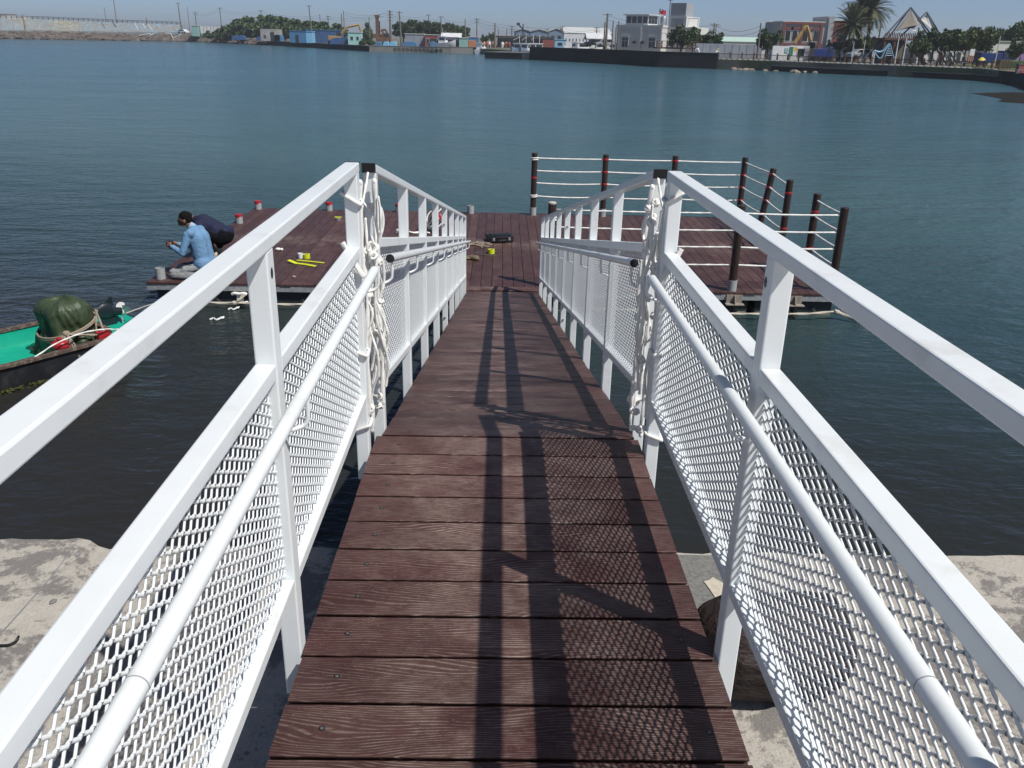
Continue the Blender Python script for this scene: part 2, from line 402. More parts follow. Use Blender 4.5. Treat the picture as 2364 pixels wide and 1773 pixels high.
# fallen log against the ramp on the quay
mat('log_bark', (.018, .0092, .0075), .7, var=.5, scale=12, bmp=.7, bscale=16, bdist=.06, stretch=(.5, 1, 1), dirt=(.042, .023, .018), dscale=9, dlo=.62, dhi=.70)
lb = MB(); lp = []; lr = []
LA = V(.685, 2.40, ZQ+.165); LB_ = V(1.26, 2.44, ZQ+.165)
for i in range(41):
    t = i/40; p = LA.lerp(LB_, t); lp.append(p+V(0, .01*mnoise.noise(V(t*4, 0, 0)), .008*mnoise.noise(V(t*4, 5, 0)))); lr.append(.175*(1+.06*mnoise.noise(V(t*6, 9, 0)))*max(.05, math.sqrt(max(0, 1-max(0, 1-min(t, 1-t)/.26)**2))))
lb.tube(lp, lr, 44)
lv = []
for p in lb.v:
    p = Vector(p); cc = V(p.x, 2.43, ZQ+.165); d = p-cc
    a = math.atan2(d.z, d.y)
    k = 1+.09*mnoise.noise(V(math.cos(a)*3, math.sin(a)*3, p.x*2.2))+.075*mnoise.noise(V(math.cos(a)*8, math.sin(a)*8, p.x*3))+.035*mnoise.noise(V(math.cos(a)*18, math.sin(a)*18, p.x*9))
    lv.append(tuple(cc+d*k))
lb.v = lv
tag(lb.build('fallen_log', 'log_bark', smooth=180), 'dark brown weathered log lying on the quay beside the ramp', 'log')

# ------------------------------------------------------------------ expanded metal panel
LW, SW = .0575, .0300
def mesh_panel(mb, y0, y1, t0, t1, zfun, x, side, hs=1.0):
    # diamond expanded metal between y0..y1, heights t0..t1 above the deck line zfun(y)
    ny = int((y1-y0)/(LW/2))+2; nz = int((t1-t0)/(SW/2))+2
    def P(s, t, d): return Vector((x+d*side, y0+s, zfun(y0+s)+t0+t))
    H, D = .0035*hs, .0024*hs
    def strand(a, b, da, db):
        # six-sided bar
        vs_ = []
        for (s, t), dd in ((a, da), (b, db)):
            dx, dt = b[0]-a[0], b[1]-a[1]; L = math.hypot(dx, dt); nx_, nt_ = -dt/L, dx/L
            for k in range(6):
                an = math.pi*k/3; h = H*math.cos(an); d = D*math.sin(an)
                vs_.append(P(s+nx_*h, t+nt_*h, dd+d))
        mb.add(vs_, [(k, (k+1) % 6, 6+(k+1) % 6, 6+k) for k in range(6)])
    W_, Hh = y1-y0, t1-t0
    for i in range(-1, ny+1):
        for j in range(-1, nz+1):
            if (i+j) % 2: continue
            s = i*LW/2; t = j*SW/2
            for sg in (1, -1):
                a = (s, t); b = (s+sg*LW/2, t+SW/2)
                def inside(p): return -.002 <= p[0] <= W_+.002 and -.002 <= p[1] <= Hh+.002
                ia, ib = inside(a), inside(b)
                if not ia and not ib: continue
                if not (ia and ib):
                    # clip to the frame
                    lo, hi = (a, b) if ia else (b, a)
                    for _ in range(14):
                        mid = ((lo[0]+hi[0])/2, (lo[1]+hi[1])/2)
                        if inside(mid): lo = mid
                        else: hi = mid
                    if ia: b = lo
                    else: a = lo
                    if math.hypot(b[0]-a[0], b[1]-a[1]) < .004: continue
                bs = sg*.0044
                if ia and ib and abs(b[0]-a[0]) > .013: strand((a[0]+bs, a[1]+.0010), (b[0]-bs, b[1]-.0010), .0018, -.0018)
                else: strand(a, b, .0009, -.0009)
            if -.002 <= s <= W_ and -.002 <= t <= Hh:
                H2 = H; D2 = D; 
                vs_ = []
                for s2 in (max(0, s-.0054), min(W_, s+.0054)):
                    for k in range(6):
                        an = math.pi*k/3; vs_.append(P(s2, t+.0046*hs*math.cos(an), .0028*hs*math.sin(an)))
                mb.add(vs_, [(k, (k+1) % 6, 6+(k+1) % 6, 6+k) for k in range(6)]+[(5,4,3,2,1,0), (6,7,8,9,10,11)])
    return mb

XL, XR = -.507, .597                       # deck edges
PL, PR = (-.562, -.512), (.606, .656)      # posts (x extents)
TOP, MID, BOT = 1.128, .84, .245
def sheared_bar(mb, xa, xb, ya, yb, h0, h1, zf, mi=0):
    mb.add([(xa,ya,zf(ya)+h0),(xb,ya,zf(ya)+h0),(xb,yb,zf(yb)+h0),(xa,yb,zf(yb)+h0),(xa,ya,zf(ya)+h1),(xb,ya,zf(ya)+h1),(xb,yb,zf(yb)+h1),(xa,yb,zf(yb)+h1)],
           [(0,3,2,1),(4,5,6,7),(0,1,5,4),(1,2,6,5),(2,3,7,6),(3,0,4,7)], mi)

def screw_mesh():
    s = MB(); s.lathe([(.0046, -.0005), (.0046, .0006), (.0030, .0012), (.0010, .0008)], 10); return s.mesh('screw', 'screw_steel', smooth=50)
SCREW = screw_mesh()
hole = MB(); hole.lathe([(.0085, 0), (.0085, .0005)], 12); HOLE = hole.mesh('screw_hole', 'black_plastic')
def planks(parent, ys, zf, slope, pitch, XL=XL, XR=XR, gap=.0125, thick=.028, jitter=.0012, screws=True):
    rnd = random.Random(int(ys[0]*100))
    W = XR-XL; cx = (XL+XR)/2
    meshes = []
    for k in range(3):
        b = MB(); h = (pitch-gap)/2; pf = [(-h+.0015,0),(h-.0015,0),(h,-.0015),(h,-.0045),(h-.010,-.007),(h-.010,-.020),(h,-.0215),(h,-thick),(-h,-thick),(-h,-.0215),(-h+.010,-.020),(-h+.010,-.007),(-h,-.0045),(-h,-.0015)]
        b.prism([(-W/2, y_, z_) for (y_, z_) in pf], (W, 0, 0)); meshes.append(b.mesh('plank', 'deck_wood'))
    for i, y in enumerate(ys):
        o = link('plank', meshes[i % 3], parent, (cx+rnd.uniform(-.003,.003), y, zf(y)+rnd.uniform(-jitter, jitter)), (-math.atan(slope)+rnd.uniform(-.002,.002), 0, rnd.uniform(-.0012,.0012)))
        if screws:
            for sx in (-W/2+.105, W/2-.075):
                link('screw_recess', HOLE, o, (sx, rnd.uniform(-.008,.008), .0002))
                link('screw', SCREW, o, (o.children[-1].location.x+.0006, o.children[-1].location.y, .0004))

def tube_bracket(mb, xt, xp, y, zf, side, zt):
    z = zf(y)+zt
    pts = [V(xt, y, z-.010), V(xt, y, z-.055), V(xt-side*.004, y, z-.085), V(xt-side*.02, y-.004, z-.098), V(xp, y-.018, z-.104)]
    mb.tube(smoothpath(pts, 4), .0058, 8)

def railing(parent, side, yf, zf0, endcap_front, endcap_back, tube_y, tubemat, tubex, ramp_like, bolts=(), shared=None, HTS=(1.128, .84, .245, .757), PX=(PL, PR)):
    """side -1 left, +1 right; yf = list of post front faces"""
    zf = zf0
    TOP, MID, BOT, zt = HTS
    xa, xb = (PX[0] if side < 0 else PX[1])
    D = .055; ye = yf[-1]+D; y0 = yf[0]
    xin = xb if side < 0 else xa
    for i, y in enumerate(yf):
        b = MB()
        b.add([(xa,y,zf(y)-.16),(xb,y,zf(y)-.16),(xb,y+D,zf(y+D)-.16),(xa,y+D,zf(y+D)-.16),
               (xa,y,zf(y)+TOP-.032),(xb,y,zf(y)+TOP-.032),(xb,y+D,zf(y+D)+TOP-.032),(xa,y+D,zf(y+D)+TOP-.032)],
              [(0,3,2,1),(4,5,6,7),(0,1,5,4),(1,2,6,5),(2,3,7,6),(3,0,4,7)])
        p = b.build('post', 'white_paint', parent, bevel=.0042)
        if i in bolts:
            for h in (.95, .06):
                bb = MB(); bb.lathe([(.010, 0), (.010, .006), (.005, .007), (.005, .013)], 10, ((xa+xb)/2, y, zf(y)+h), M=Matrix.Rotation(R(90), 3, 'X')); bb.build('bolt', 'steel', p)
    for nm, h0, h1 in (('top_rail', TOP-.034, TOP),):
        b = MB(); sheared_bar(b, xa-.0012, xb+.0012, y0-.006, ye+.006, h0, h1, zf); tr = b.build(nm, 'white_paint', parent, bevel=.0042)
        if endcap_front:
            b = MB(); sheared_bar(b, xa-.002, xb+.002, y0-.012, y0-.0062, h0-.001, h1+.0015, zf); b.build('end_cap', 'black_plastic', tr, bevel=.0015)
        if endcap_back:
            b = MB(); sheared_bar(b, xa-.002, xb+.002, ye+.0062, ye+.012, h0-.001, h1+.0015, zf); b.build('end_cap', 'black_plastic', tr, bevel=.0015)
    rails = [('middle_rail', MID-.040, MID), ('bottom_rail', BOT-.036, BOT)]
    for i in range(len(yf)-1):
        ya, yb = yf[i]+D+.0005, yf[i+1]-.0005
        for nm, h0, h1 in rails:
            if shared and (nm in shared):
                link(nm, shared[nm], parent, (xa, yf[i], zf(yf[i])))
            else:
                b = MB(); sheared_bar(b, .001, .049, D+.0005, yb-yf[i], h0, h1, lambda y: zf(yf[i]+y)-zf(yf[i]))
                me = b.mesh(nm, 'white_paint', bevel=.0042)
                if shared is not None: shared[nm] = me
                link(nm, me, parent, (xa, yf[i], zf(yf[i])))
        if shared and 'mesh_panel' in shared: me = shared['mesh_panel']
        else:
            b = MB(); mesh_panel(b, D+.001, yb-yf[i], BOT+.001, MID-.041, lambda y: zf(yf[i]+y)-zf(yf[i]), 0, 1, 1.0 if ramp_like else .74)
            me = b.mesh('mesh_panel', 'mesh_paint', smooth=180, fix=False)
            if shared is not None: shared['mesh_panel'] = me
        link('mesh_panel', me, parent, ((xa+xb)/2, yf[i], zf(yf[i])))
    b = MB(); ta, tb = tube_y
    P = [V(tubex, y, zf(y)+zt) for y in (ta, tb)]
    d = (P[1]-P[0]).normalized()
    b.tube([P[0]-d*.004, P[0], P[1], P[1]+d*.005], [.009, .0165, .0165, .009] if ramp_like else [.0165]*4, 24)
    tb_o = b.build('handrail', tubemat, parent, smooth=50)
    if not ramp_like:
        b = MB(); b.tube([P[0]-d*.010, P[0]-d*.0042], .0172, 24); b.build('end_cap', 'black_plastic', tb_o, smooth=50)
    for i, y in enumerate(yf):
        if y < ta-.05: continue
        b = MB(); yy = y+.02
        tube_bracket(b, tubex, xin-side*0+ (0.003 if side < 0 else -.003), max(yy, ta+.05), zf, -side if False else (1 if side < 0 else -1), zt); b.build('bracket', 'white_paint', tb_o, smooth=60)
    if ramp_like:   # butt weld of the tube
        wy = .87
        b = MB(); q0 = V(tubex, wy, zf(wy)+zt); b.tube([q0-d*.0012, q0+d*.0012], .0169, 24); b.build('weld_joint', 'socket', tb_o)

# ------------------------------------------------------------------ near ramp
ramp_o = thing('boarding_ramp', 'level brown plank ramp with white mesh railings standing on the concrete quay', 'ramp', (0, 0, 0))
PIT = .17816
planks(ramp_o, [1.4963+PIT*(i-.5) for i in range(-12, 10)]+[1.4963+PIT*9.5], dz, SL, PIT)
b = MB()
for xa in (XL+.02, XR-.08): sheared_bar(b, xa, xa+.06, -1.0, 3.20, -.155, -.030, dz)
for y in (-.8, .6, 1.9, 3.1): sheared_bar(b, XL+.081, XR-.081, y, y+.05, -.15, -.032, dz)
b.build('frame', 'frame_under', ramp_o)
for x in (XL+.05, XR-.05):
    for y in (-.6, 2.95):
        b = MB(); b.box(x-.03, x+.03, y-.03, y+.03, ZQ, dz(y)-.156); b.box(x-.07, x+.07, y-.07, y+.07, ZQ, ZQ+.012); b.build('leg', 'frame_under', ramp_o)
YP = [-.635, .614, 1.863, 3.112]
sh = {}
def dzl(y): return Z0-.0086*y
railing(ramp_o, -1, YP, dzl, False, True, (-.6, 3.035), 'white_paint', -.452, True, shared=sh, HTS=(1.100, .805, .214, .735))
railing(ramp_o, 1, [y-.012 if y < 3 else y for y in YP], dz, False, True, (-.6, 3.03), 'white_paint', .557, True, shared=None)
for (x, s) in ((PL[1]+.0006, 1), (PR[0]-.0006, -1)):   # slotted drain holes near the tops of the posts
    b = MB(); Mx = Matrix.Rotation(R(90*s), 3, 'Y')
    b.lathe([(.0085, 0), (.0085, .0005)], 14, (x, 1.863+.026, dz(1.87)+1.035), M=Mx @ Matrix.Diagonal((1.5, 1, 1))); b.build('drain_hole', 'black_plastic', ramp_o)

# ------------------------------------------------------------------ gangway
GS = .215; GY0 = 3.285; GZ0 = dz(GY0)-.002
def gzf(y): return GZ0-GS*(y-GY0)
GL, GR = -.480, .588; GPX = ((-.534, -.484), (.592, .642))
gang = thing('gangway', 'long sloping brown plank gangway with white mesh railings down to the floating dock', 'gangway', (0, 0, 0))
gp = PIT/math.sqrt(1+GS*GS)
planks(gang, [GY0+.004+gp*(i+.5) for i in range(53)], gzf, GS, PIT, GL, GR, gap=.0095)
yend = GY0+gp*53
b = MB()
for xa in (GL+.02, GR-.08): sheared_bar(b, xa, xa+.06, GY0+.06, yend-.02, -.17, -.030, gzf)
b.build('frame', 'frame_under', gang)
b = MB(); b.box(GL-.02, GR+.02, yend+.006, yend+.20, .3735, .390); b.build('landing_board', 'deck_wood', gang, bevel=.003)
YG = [3.385+1.1080*i for i in range(9)]
sh = {}
railing(gang, -1, YG, gzf, True, False, (3.40, 12.47), 'gang_tube', -.440, False, bolts=(4,), shared=sh, PX=GPX)
railing(gang, 1, YG, gzf, True, False, (3.40, 12.47), 'gang_tube', .545, False, bolts=(4,), shared=sh, PX=GPX)

# ------------------------------------------------------------------ floating dock
DZ = .37; DX0, DX1, DY0, DY1 = -5.36, 5.30, 12.70, 18.82
dock = thing('floating_dock', 'wide floating pontoon dock of brown planks on grey floats', 'dock', (0, 0, 0))
DP = .1692; L = DY1-DY0
pm = []
for k in range(3):
    b = MB(); b.box(-L/2, L/2, -(DP-.007)/2, (DP-.007)/2, -.030, 0); pm.append(b.mesh('plank', 'deck_wood', bevel=.0025))
n = int((DX1-DX0)/DP); rnd = random.Random(3)
for i in range(n):
    x = DX0+DP*(i+.5)
    link('plank', pm[i % 3], dock, (x, (DY0+DY1)/2+rnd.uniform(-.006,.006), DZ+rnd.uniform(-.0015,.0015)), (0, 0, R(90)))
xe = DX0+DP*n
b = MB(); b.box(DX0, xe, DY0+.012, DY0+.06, DZ-.125, DZ-.031); b.box(DX0, xe, DY1-.06, DY1-.012, DZ-.125, DZ-.031)
b.box(DX0, DX0+.05, DY0+.061, DY1-.061, DZ-.125, DZ-.031); b.box(xe-.05, xe, DY0+.061, DY1-.061, DZ-.125, DZ-.031)
for k in range(1, 7): b.box(DX0+.051, xe-.051, DY0+k*.87, DY0+k*.87+.06, DZ-.12, DZ-.032)
b.build('steel_frame', 'galvanised', dock, bevel=.003)
# floats with a fouled waterline
def make_float_mat():
    m, t, bs = nodes('float_plastic')
    v = coords(t, (1,1,1), True); sp = N(t, 'ShaderNodeSeparateXYZ'); tc = N(t, 'ShaderNodeTexCoord'); t.links.new(tc.outputs['Object'], sp.inputs[0])
    f = noise_tex(t, v, 9, 6, .7)
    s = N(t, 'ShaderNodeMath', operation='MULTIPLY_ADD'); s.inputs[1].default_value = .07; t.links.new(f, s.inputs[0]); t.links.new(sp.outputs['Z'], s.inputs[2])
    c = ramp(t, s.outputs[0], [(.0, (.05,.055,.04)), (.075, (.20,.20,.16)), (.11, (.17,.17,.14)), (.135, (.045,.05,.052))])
    t.links.new(c, bs.inputs['Base Color']); bs.inputs['Roughness'].default_value = .55; bump(t, bs, f, .3, .01)
make_float_mat()
fm = None
for r_, yy in ((0, DY0+.10), (1, DY0+2.1), (2, DY0+4.2)):
    for k in range(8):
        x = DX0+.10+k*1.32
        if fm is None:
            b = MB(); b.box(0, 1.22, 0, 1.75, -.38, DZ-.128); fm = b.mesh('float', 'float_plastic', bevel=.035, smooth=40)
        o = link('float', fm, dock, (x, yy, 0))
        if r_ == 0:
            for q_ in (.3, .92):
                b = MB(); b.lathe([(.055, 0), (.055, .012), (.035, .016), (.015, .03)], 16, (q_, -.002, .10), M=Matrix.Rotation(R(90), 3, 'X')); b.build('lug', 'float_plastic', o, smooth=40)
# pipe sockets for the posts
SOCK = MB(); SOCK.lathe([(.071, 0), (.071, .17), (.064, .17), (.064, .03)], 22); SOCKM = SOCK.mesh('post_socket', 'socket', smooth=40)
TAPEB = MB(); prof = []
TAPEB.lathe([(.0725, .135), (.0735, .15), (.0735, .176), (.055, .178)], 22)
for k in range(22):
    pass
for i in range(len(TAPEB.v)):
    x, y, z = TAPEB.v[i]
    if z < .14: TAPEB.v[i] = (x, y, z-.03*max(0, mnoise.noise(V(x*30, y*30, 2)))-.02*(math.sin(math.atan2(y, x)*3) > .5))
TAPEM = TAPEB.mesh('tape_wrap', 'red_tape', smooth=60)
def socket(x, y, red=False, dark=False):
    o = link('post_socket', SOCKM, dock, (x, y, DZ+.0005))
    if red: link('tape_wrap', TAPEM, o, (0, 0, .0005))
    return o
socket(-5.20, 12.90); socket(-5.21, 17.17, True); socket(-5.23, 18.68, True); socket(-3.70, 18.68, True); socket(-.64, 18.66); socket(-2.2, 18.68, True)
# mooring brackets and guide rollers on the front edge
def bracket(x):
    b = MB(); b.box(x-.12, x+.12, DY0-.018, DY0+.011, DZ-.16, DZ-.034); b.box(x-.14, x+.14, DY0-.12, DY0-.0185, DZ-.172, DZ-.160)
    b.prism([(x-.006, DY0-.019, DZ-.035), (x-.006, DY0-.019, DZ-.159), (x-.006, DY0-.115, DZ-.159), (x-.006, DY0-.06, DZ-.035)], (.012, 0, 0))
    o = b.build('mooring_bracket', 'rust_plate', dock)
    b = MB(); b.lathe([(.055, -.155), (.06, -.14), (.048, -.12), (.048, .0), (.052, .012)], 16, (x, DY0-.07, DZ-.19)); b.build('roller', 'black_plastic', o, smooth=40)
for x in (3.62, 4.55): bracket(x)
def cleat(x):
    b = MB(); y = DY0-.03; z = DZ-.17
    b.tube(smoothpath([V(x-.11, y, z+.01), V(x-.07, y-.01, z+.028), V(x, y-.01, z+.02), V(x+.07, y-.01, z+.028), V(x+.11, y, z+.01)], 4), .024, 10)
    b.tube(smoothpath([V(x-.10, y, z-.11), V(x, y-.02, z-.12), V(x+.12, y, z-.11)], 4), .018, 8)
    b.box(x-.045, x+.045, y-.005, y+.04, z-.10, z+.0)
    b.build('cleat', 'rope_white', dock, smooth=50)
for x in (-3.95, -2.6): cleat(x)
# mooring rope along the front of the dock
b = MB(); y = DY0-.06
rope(b, [V(-4.6, y-.02, .10), V(-4.25, y-.04, .085), V(-3.95, y-.05, .10), V(-3.3, y-.04, .08), V(-2.75, y-.04, .10), V(-2.45, y-.05, .125), V(-1.9, y-.04, .10), V(-.9, y-.04, .10)], .018, 22)
rope(b, [V(-4.0, y-.05, .11), V(-3.93, y-.06, .15), V(-3.86, y-.02, .21), V(-3.9, y-.01, .2), V(-3.96, y-.06, .12)], .012, 10)
rope(b, [V(-2.68, y-.05, .12), V(-2.6, y-.06, .16), V(-2.52, y-.02, .21), V(-2.62, y-.01, .19), V(-2.66, y-.06, .04)], .012, 10)
for p in (V(-4.02, y-.05, .098), V(-2.72, y-.05, .105)): b.ball(p, (.045, .03, .03), 10, 6)
tag(b.build('mooring_rope', 'rope_old', smooth=180), 'weathered white rope tied to cleats along the dock front below the two men', 'rope')
b = MB(); rope(b, [V(1.0, y-.03, .11), V(2.2, y-.05, .09), V(3.3, y-.12, .085), V(4.6, y-.12, .10), V(5.05, y-.06, .12), V(5.25, y-.02, .12)], .018, 26)
rope(b, [V(5.16, y-.06, .15), V(5.24, y-.05, .11), V(5.5, y-.2, .03), V(5.9, y-.35, -.06)], .022, 18)
b.ball((5.2, y-.05, .12), (.05, .035, .04), 10, 6)
tag(b.build('mooring_rope', 'rope_old', smooth=180), 'pale twisted rope tied along the dock edge below the rope fence', 'rope')

# ------------------------------------------------------------------ rope fence
PH = 1.31
def fence_post(x, y, label, lean=(0, 0), bands=(), group='brown posts of the rope fence', h=PH, capped=False, whitewrap=()):
    t = thing('fence_post', label, 'post', (x, y, DZ), 0, group)
    t.rotation_euler = (lean[1], lean[0], 0)
    b = MB(); b.lathe([(.061, .012), (.061, h-.004), (.057, h)], 20); b.build('shaft', 'post_brown', t, smooth=40)
    link('pipe_sleeve', SOCKM, t, (0, 0, .0006)) if not lean[0] and not lean[1] else None
    for z in bands:
        b = MB(); b.lathe([(.0625, z-.020), (.0638, z-.017), (.0638, z+.017), (.0625, z+.020)], 20); 
        b.tube(smoothpath([V(-.055, -.035, z), V(-.078, -.035, z+.004), V(-.084, -.03, z-.004), V(-.06, -.02, z-.004)], 3), .005, 6)
        b.build('tape_band', 'red_tape', t, smooth=40)
    for z in whitewrap:
        for k in (-1, 1):
            b = MB(); b.tube([V(.0705*math.cos(a), .0705*math.sin(a), z+k*.018+.004*math.cos(a)) for a in [2*math.pi*j/20 for j in range(20)]], .0125, 8, closed=True); b.build('rope_turn', 'rope_white', t, smooth=180)
    if capped:
        b = MB(); b.lathe([(.060, h+.0005), (.060, h+.02), (.035, h+.03)], 16); b.build('cap', 'rope_old', t, smooth=40)
    return t
LV = [1.205, .945, .69, .415]
thin = [z for z in LV]
A = (.71, 18.62); B = (2.22, 18.62); C_ = (3.70, 18.62); D_ = (5.18, 18.60)
E_ = (5.18, 17.08); F_ = (5.17, 15.52); G_ = (5.16, 14.05); H_ = (5.15, 12.82); I_ = (3.60, 12.82); J_ = (.775, 12.82)
fence_post(*A, 'brown round post where the far ropes begin, tied with white rope turns', bands=(.80,), whitewrap=(1.195, .415))
fence_post(*B, 'brown round post second along the far ropes, red ties at each rope', bands=(1.21, .95, .695))
fence_post(*C_, 'brown round post third along the far ropes, next to the dock corner post', bands=(1.21,))
fence_post(*D_, 'brown round post at the far corner of the rope fence', bands=(.95, .69, .42))
tE = at(1786, 388, 17.08); lean = math.atan2(tE.x-5.18+.0, PH)
fence_post(*E_, 'brown round post leaning outward between upright rope fence posts', lean=(lean*.92, .04), bands=(1.2, .945, .69, .42))
fence_post(*F_, 'upright brown round post beside the leaning one, two red bands', bands=(1.08, .44))
fence_post(*G_, 'brown round post with two red bands standing before the near corner post', bands=(1.02, .42))
fence_post(*H_, 'brown round post at the near corner where two rope runs meet')
fence_post(*I_, 'brown round post in a grey sleeve midway along the near ropes')
fence_post(*J_, 'brown round post with pale cap beside the gangway foot', capped=True, whitewrap=(1.06,), h=1.28)
def rope_run(pts, z, label, group, r=.0165, sag=.02, offs=None):
    b = MB(); path = []
    for i in range(len(pts)-1):
        p, q = pts[i], pts[i+1]; m = 14
        for k in range(m):
            t = k/m; s = -4*sag*t*(1-t)*(1+.6*random.random()*0)
            zo = (1-t)*(offs or {}).get(i, 0)+t*(offs or {}).get(i+1, 0)
            path.append(V(p[0]+(q[0]-p[0])*t, p[1]+(q[1]-p[1])*t, DZ+z+s+zo))
    path.append(V(pts[-1][0], pts[-1][1], DZ+z))
    b.tube(path, r, 9, True, 3, .30, .06)
    return tag(b.build('fence_rope', 'rope_white', smooth=180), label, 'rope', group)
names = ['topmost', 'second highest', 'third highest', 'lowest']
Eoff = (E_[0]+math.sin(lean)*.0, E_[1])
for k, z in enumerate(LV):
    ex = E_[0]+math.tan(lean*.92)*z; ey = E_[1]-.04*z
    rope_run([A, B, C_, D_, (ex, ey), F_], z, '%s white rope strung along the far side of the dock and round its corner' % names[k], 'white fence ropes', sag=.008+.007*k)
    rope_run([G_, H_], z, '%s short white rope between the red-banded post and the near corner post' % names[k], 'white fence ropes', sag=.015)
    rope_run([J_, I_, H_], z-.012, '%s white rope strung across the near side of the fenced dock' % names[k], 'white fence ropes', sag=.012)

# ------------------------------------------------------------------ things lying on the dock
def onto(u, v, z=DZ): return gz(u, v, z)
t = thing('tool_case', 'black plastic tool case lying closed on the dock planks', 'case', tuple(onto(1153, 560)+V(0, .12, .001)), R(14))
b = MB(); b.box(-.23, .23, -.16, .16, 0, .065); b.build('base', 'black_plastic', t, bevel=.014, smooth=40)
b = MB(); b.box(-.235, .235, -.165, .165, .0665, .12); b.box(-.18, .18, -.12, .12, .1205, .128); b.build('lid', 'black_plastic', t, bevel=.012, smooth=40)
b = MB(); b.tube(smoothpath([V(-.08,-.167,.06), V(-.075,-.205,.06), V(.075,-.205,.06), V(.08,-.167,.06)], 4), .011, 8); b.build('handle', 'black_plastic', t, smooth=60)
for x in (-.15, .15):
    b = MB(); b.box(x-.022, x+.022, -.176, -.1655, .045, .095); b.build('latch', 'steel', t, bevel=.003)
def tangle(name, label, c, rad, r, m, k, seed, cat='rope', h=.05):
    rn = random.Random(seed); b = MB(); pts = []
    for i in range(k):
        a = rn.uniform(0, 6.28)+i*1.9; q_ = rad*math.sqrt(rn.random())
        pts.append(V(c.x+q_*math.cos(a)*1.25, c.y+q_*math.sin(a), DZ+r+h*rn.random()*(1-q_/rad*.7)))
    b.tube(smoothpath(pts, 6), r, 7, True); return tag(b.build(name, m, smooth=180), label, cat)
tangle('cord_tangle', 'tangled heap of tan cord on the dock beside the tool case', onto(1103, 567)+V(0,.05,0), .22, .007, 'rope_tan', 34, 5)
mat('hose_grey', (.10, .10, .10), .6)
b = MB(); c = onto(1127, 585)
b.tube(smoothpath([c+V(-.25,-.02,.008), c+V(-.1,.06,.008), c+V(.1,.03,.008), c+V(.2,-.06,.008), c+V(.12,-.16,.008), c+V(-.05,-.18,.008), c+V(-.16,-.14,.008)], 6), .006, 6)
tag(b.build('loose_cable', 'hose_grey', smooth=60), 'thin grey cable looped around the yellow tape roll on the dock', 'cable')
mat('neon_yellow', (.62, .70, .02), .45, var=.05)
mat('cardboard', (.34, .25, .16), .8)
def tape_roll(p, label, rz=0, up=True, r=.055, h=.07):
    t = thing('tape_roll', label, 'tape roll', tuple(p), rz)
    M_ = Matrix.Identity(3) if up else Matrix.Rotation(R(90), 3, 'X')
    zc = 0 if up else r
    b = MB(); b.lathe([(r*.62, .0), (r, 0), (r, h), (r*.62, h), (r*.62, .0)], 20, (0, 0, zc), M=M_); b.build('tape', 'neon_yellow', t, smooth=40)
    b = MB(); b.lathe([(r*.54, .001), (r*.615, .001), (r*.615, h-.001), (r*.54, h-.001), (r*.54, .001)], 20, (0, 0, zc), M=M_); b.build('core', 'cardboard', t, smooth=40)
    return t
tape_roll(onto(1134, 586)+V(0,.03,.001), 'yellow tape roll on the dock inside a loop of grey cable', r=.06, h=.075)
tape_roll(onto(707, 597)+V(0,.03,.001), 'bright yellow tape roll on the dock beside the yellow strips', r=.06, h=.07)
b = MB(); p = onto(693, 597); b.lathe([(.035, 0), (.042, .0), (.046, .085), (.040, .085), (.036, .01)], 18, p+V(0,.03,.001))
tag(b.build('paper_cup', 'white_paint', smooth=50), 'small white cup standing next to the yellow tape roll', 'cup')
mat('canvas_tan', (.16, .125, .08), .9, var=.3, scale=14, bmp=.6, bscale=40, bdist=.01)
b = MB(); c = onto(1088, 600)
for i in range(3): b.ball(c+V(-.09+.07*i, .02*i, .035), (.10, .07, .035), 14, 8, M=Matrix.Rotation(.4*i, 3, 'Z'))
b.tube([c+V(-.14,.03,.04), c+V(.04,-.02,.05), c+V(.13,-.05,.025)], [.03,.045,.03], 10)
tag(b.build('work_glove', 'canvas_tan', smooth=180), 'crumpled brown work glove lying on the dock by the gangway', 'glove')
def strip(p0, p1, label, w=.05, curl=0):
    b = MB(); d = (p1-p0); k = 8; vs_ = []; nrm = V(-d.y, d.x, 0).normalized()
    for i in range(k+1):
        t = i/k; p = p0+d*t+nrm*(.03*math.sin(t*3)*(1 if curl else .2))+V(0,0,.006+curl*max(0, .25-t)*.5)
        vs_ += [p-nrm*w/2, p+nrm*w/2, p+nrm*w/2+V(0,0,.006), p-nrm*w/2+V(0,0,.006)]
    fs = []
    for i in range(k):
        for j in range(4): fs.append((i*4+j, i*4+(j+1) % 4, i*4+4+(j+1) % 4, i*4+4+j))
    fs += [(3,2,1,0), (k*4, k*4+1, k*4+2, k*4+3)]
    b.add(vs_, fs); return tag(b.build('tape_strip', 'neon_yellow', smooth=40), label, 'strip')
S = lambda x, y: onto(340+x/4.254, 440+y/4.254)
strip(S(1390, 712), S(1650, 748), 'curled bright yellow strip on the dock, wider of the pair', .075, .35)
strip(S(1470, 688), S(1735, 715), 'straight narrow bright yellow strip on the dock planks', .05)
strip(S(590, 682), S(720, 672), 'yellow strip on the dock by the crouching man\'s shoes', .05)
b = MB(); c = S(1297, 592); b.ball(c+V(-.02,0,.03), (.05,.035,.028), 12, 8); b.ball(c+V(.04,.0,.027), (.03,.032,.026), 12, 8)
tag(b.build('crumpled_rag', 'rope_white', smooth=180), 'small crumpled white rag alone on the dock planks', 'rag')
b = MB(); c = S(1440, 858); b.ball(c+V(0,0,.02), (.035,.03,.02), 8, 6)
tag(b.build('pebble', 'rust_plate', smooth=180), 'small brown stone lying near the dock front edge', 'stone')
t = thing('paint_tin', 'small tin with a yellow handle brush across its top on the dock', 'tin', tuple(S(1872, 298)+V(0,.05,.001)))
b = MB(); b.lathe([(.055, 0), (.055, .05), (.05, .052)], 18); b.build('tin', 'steel', t, smooth=40)
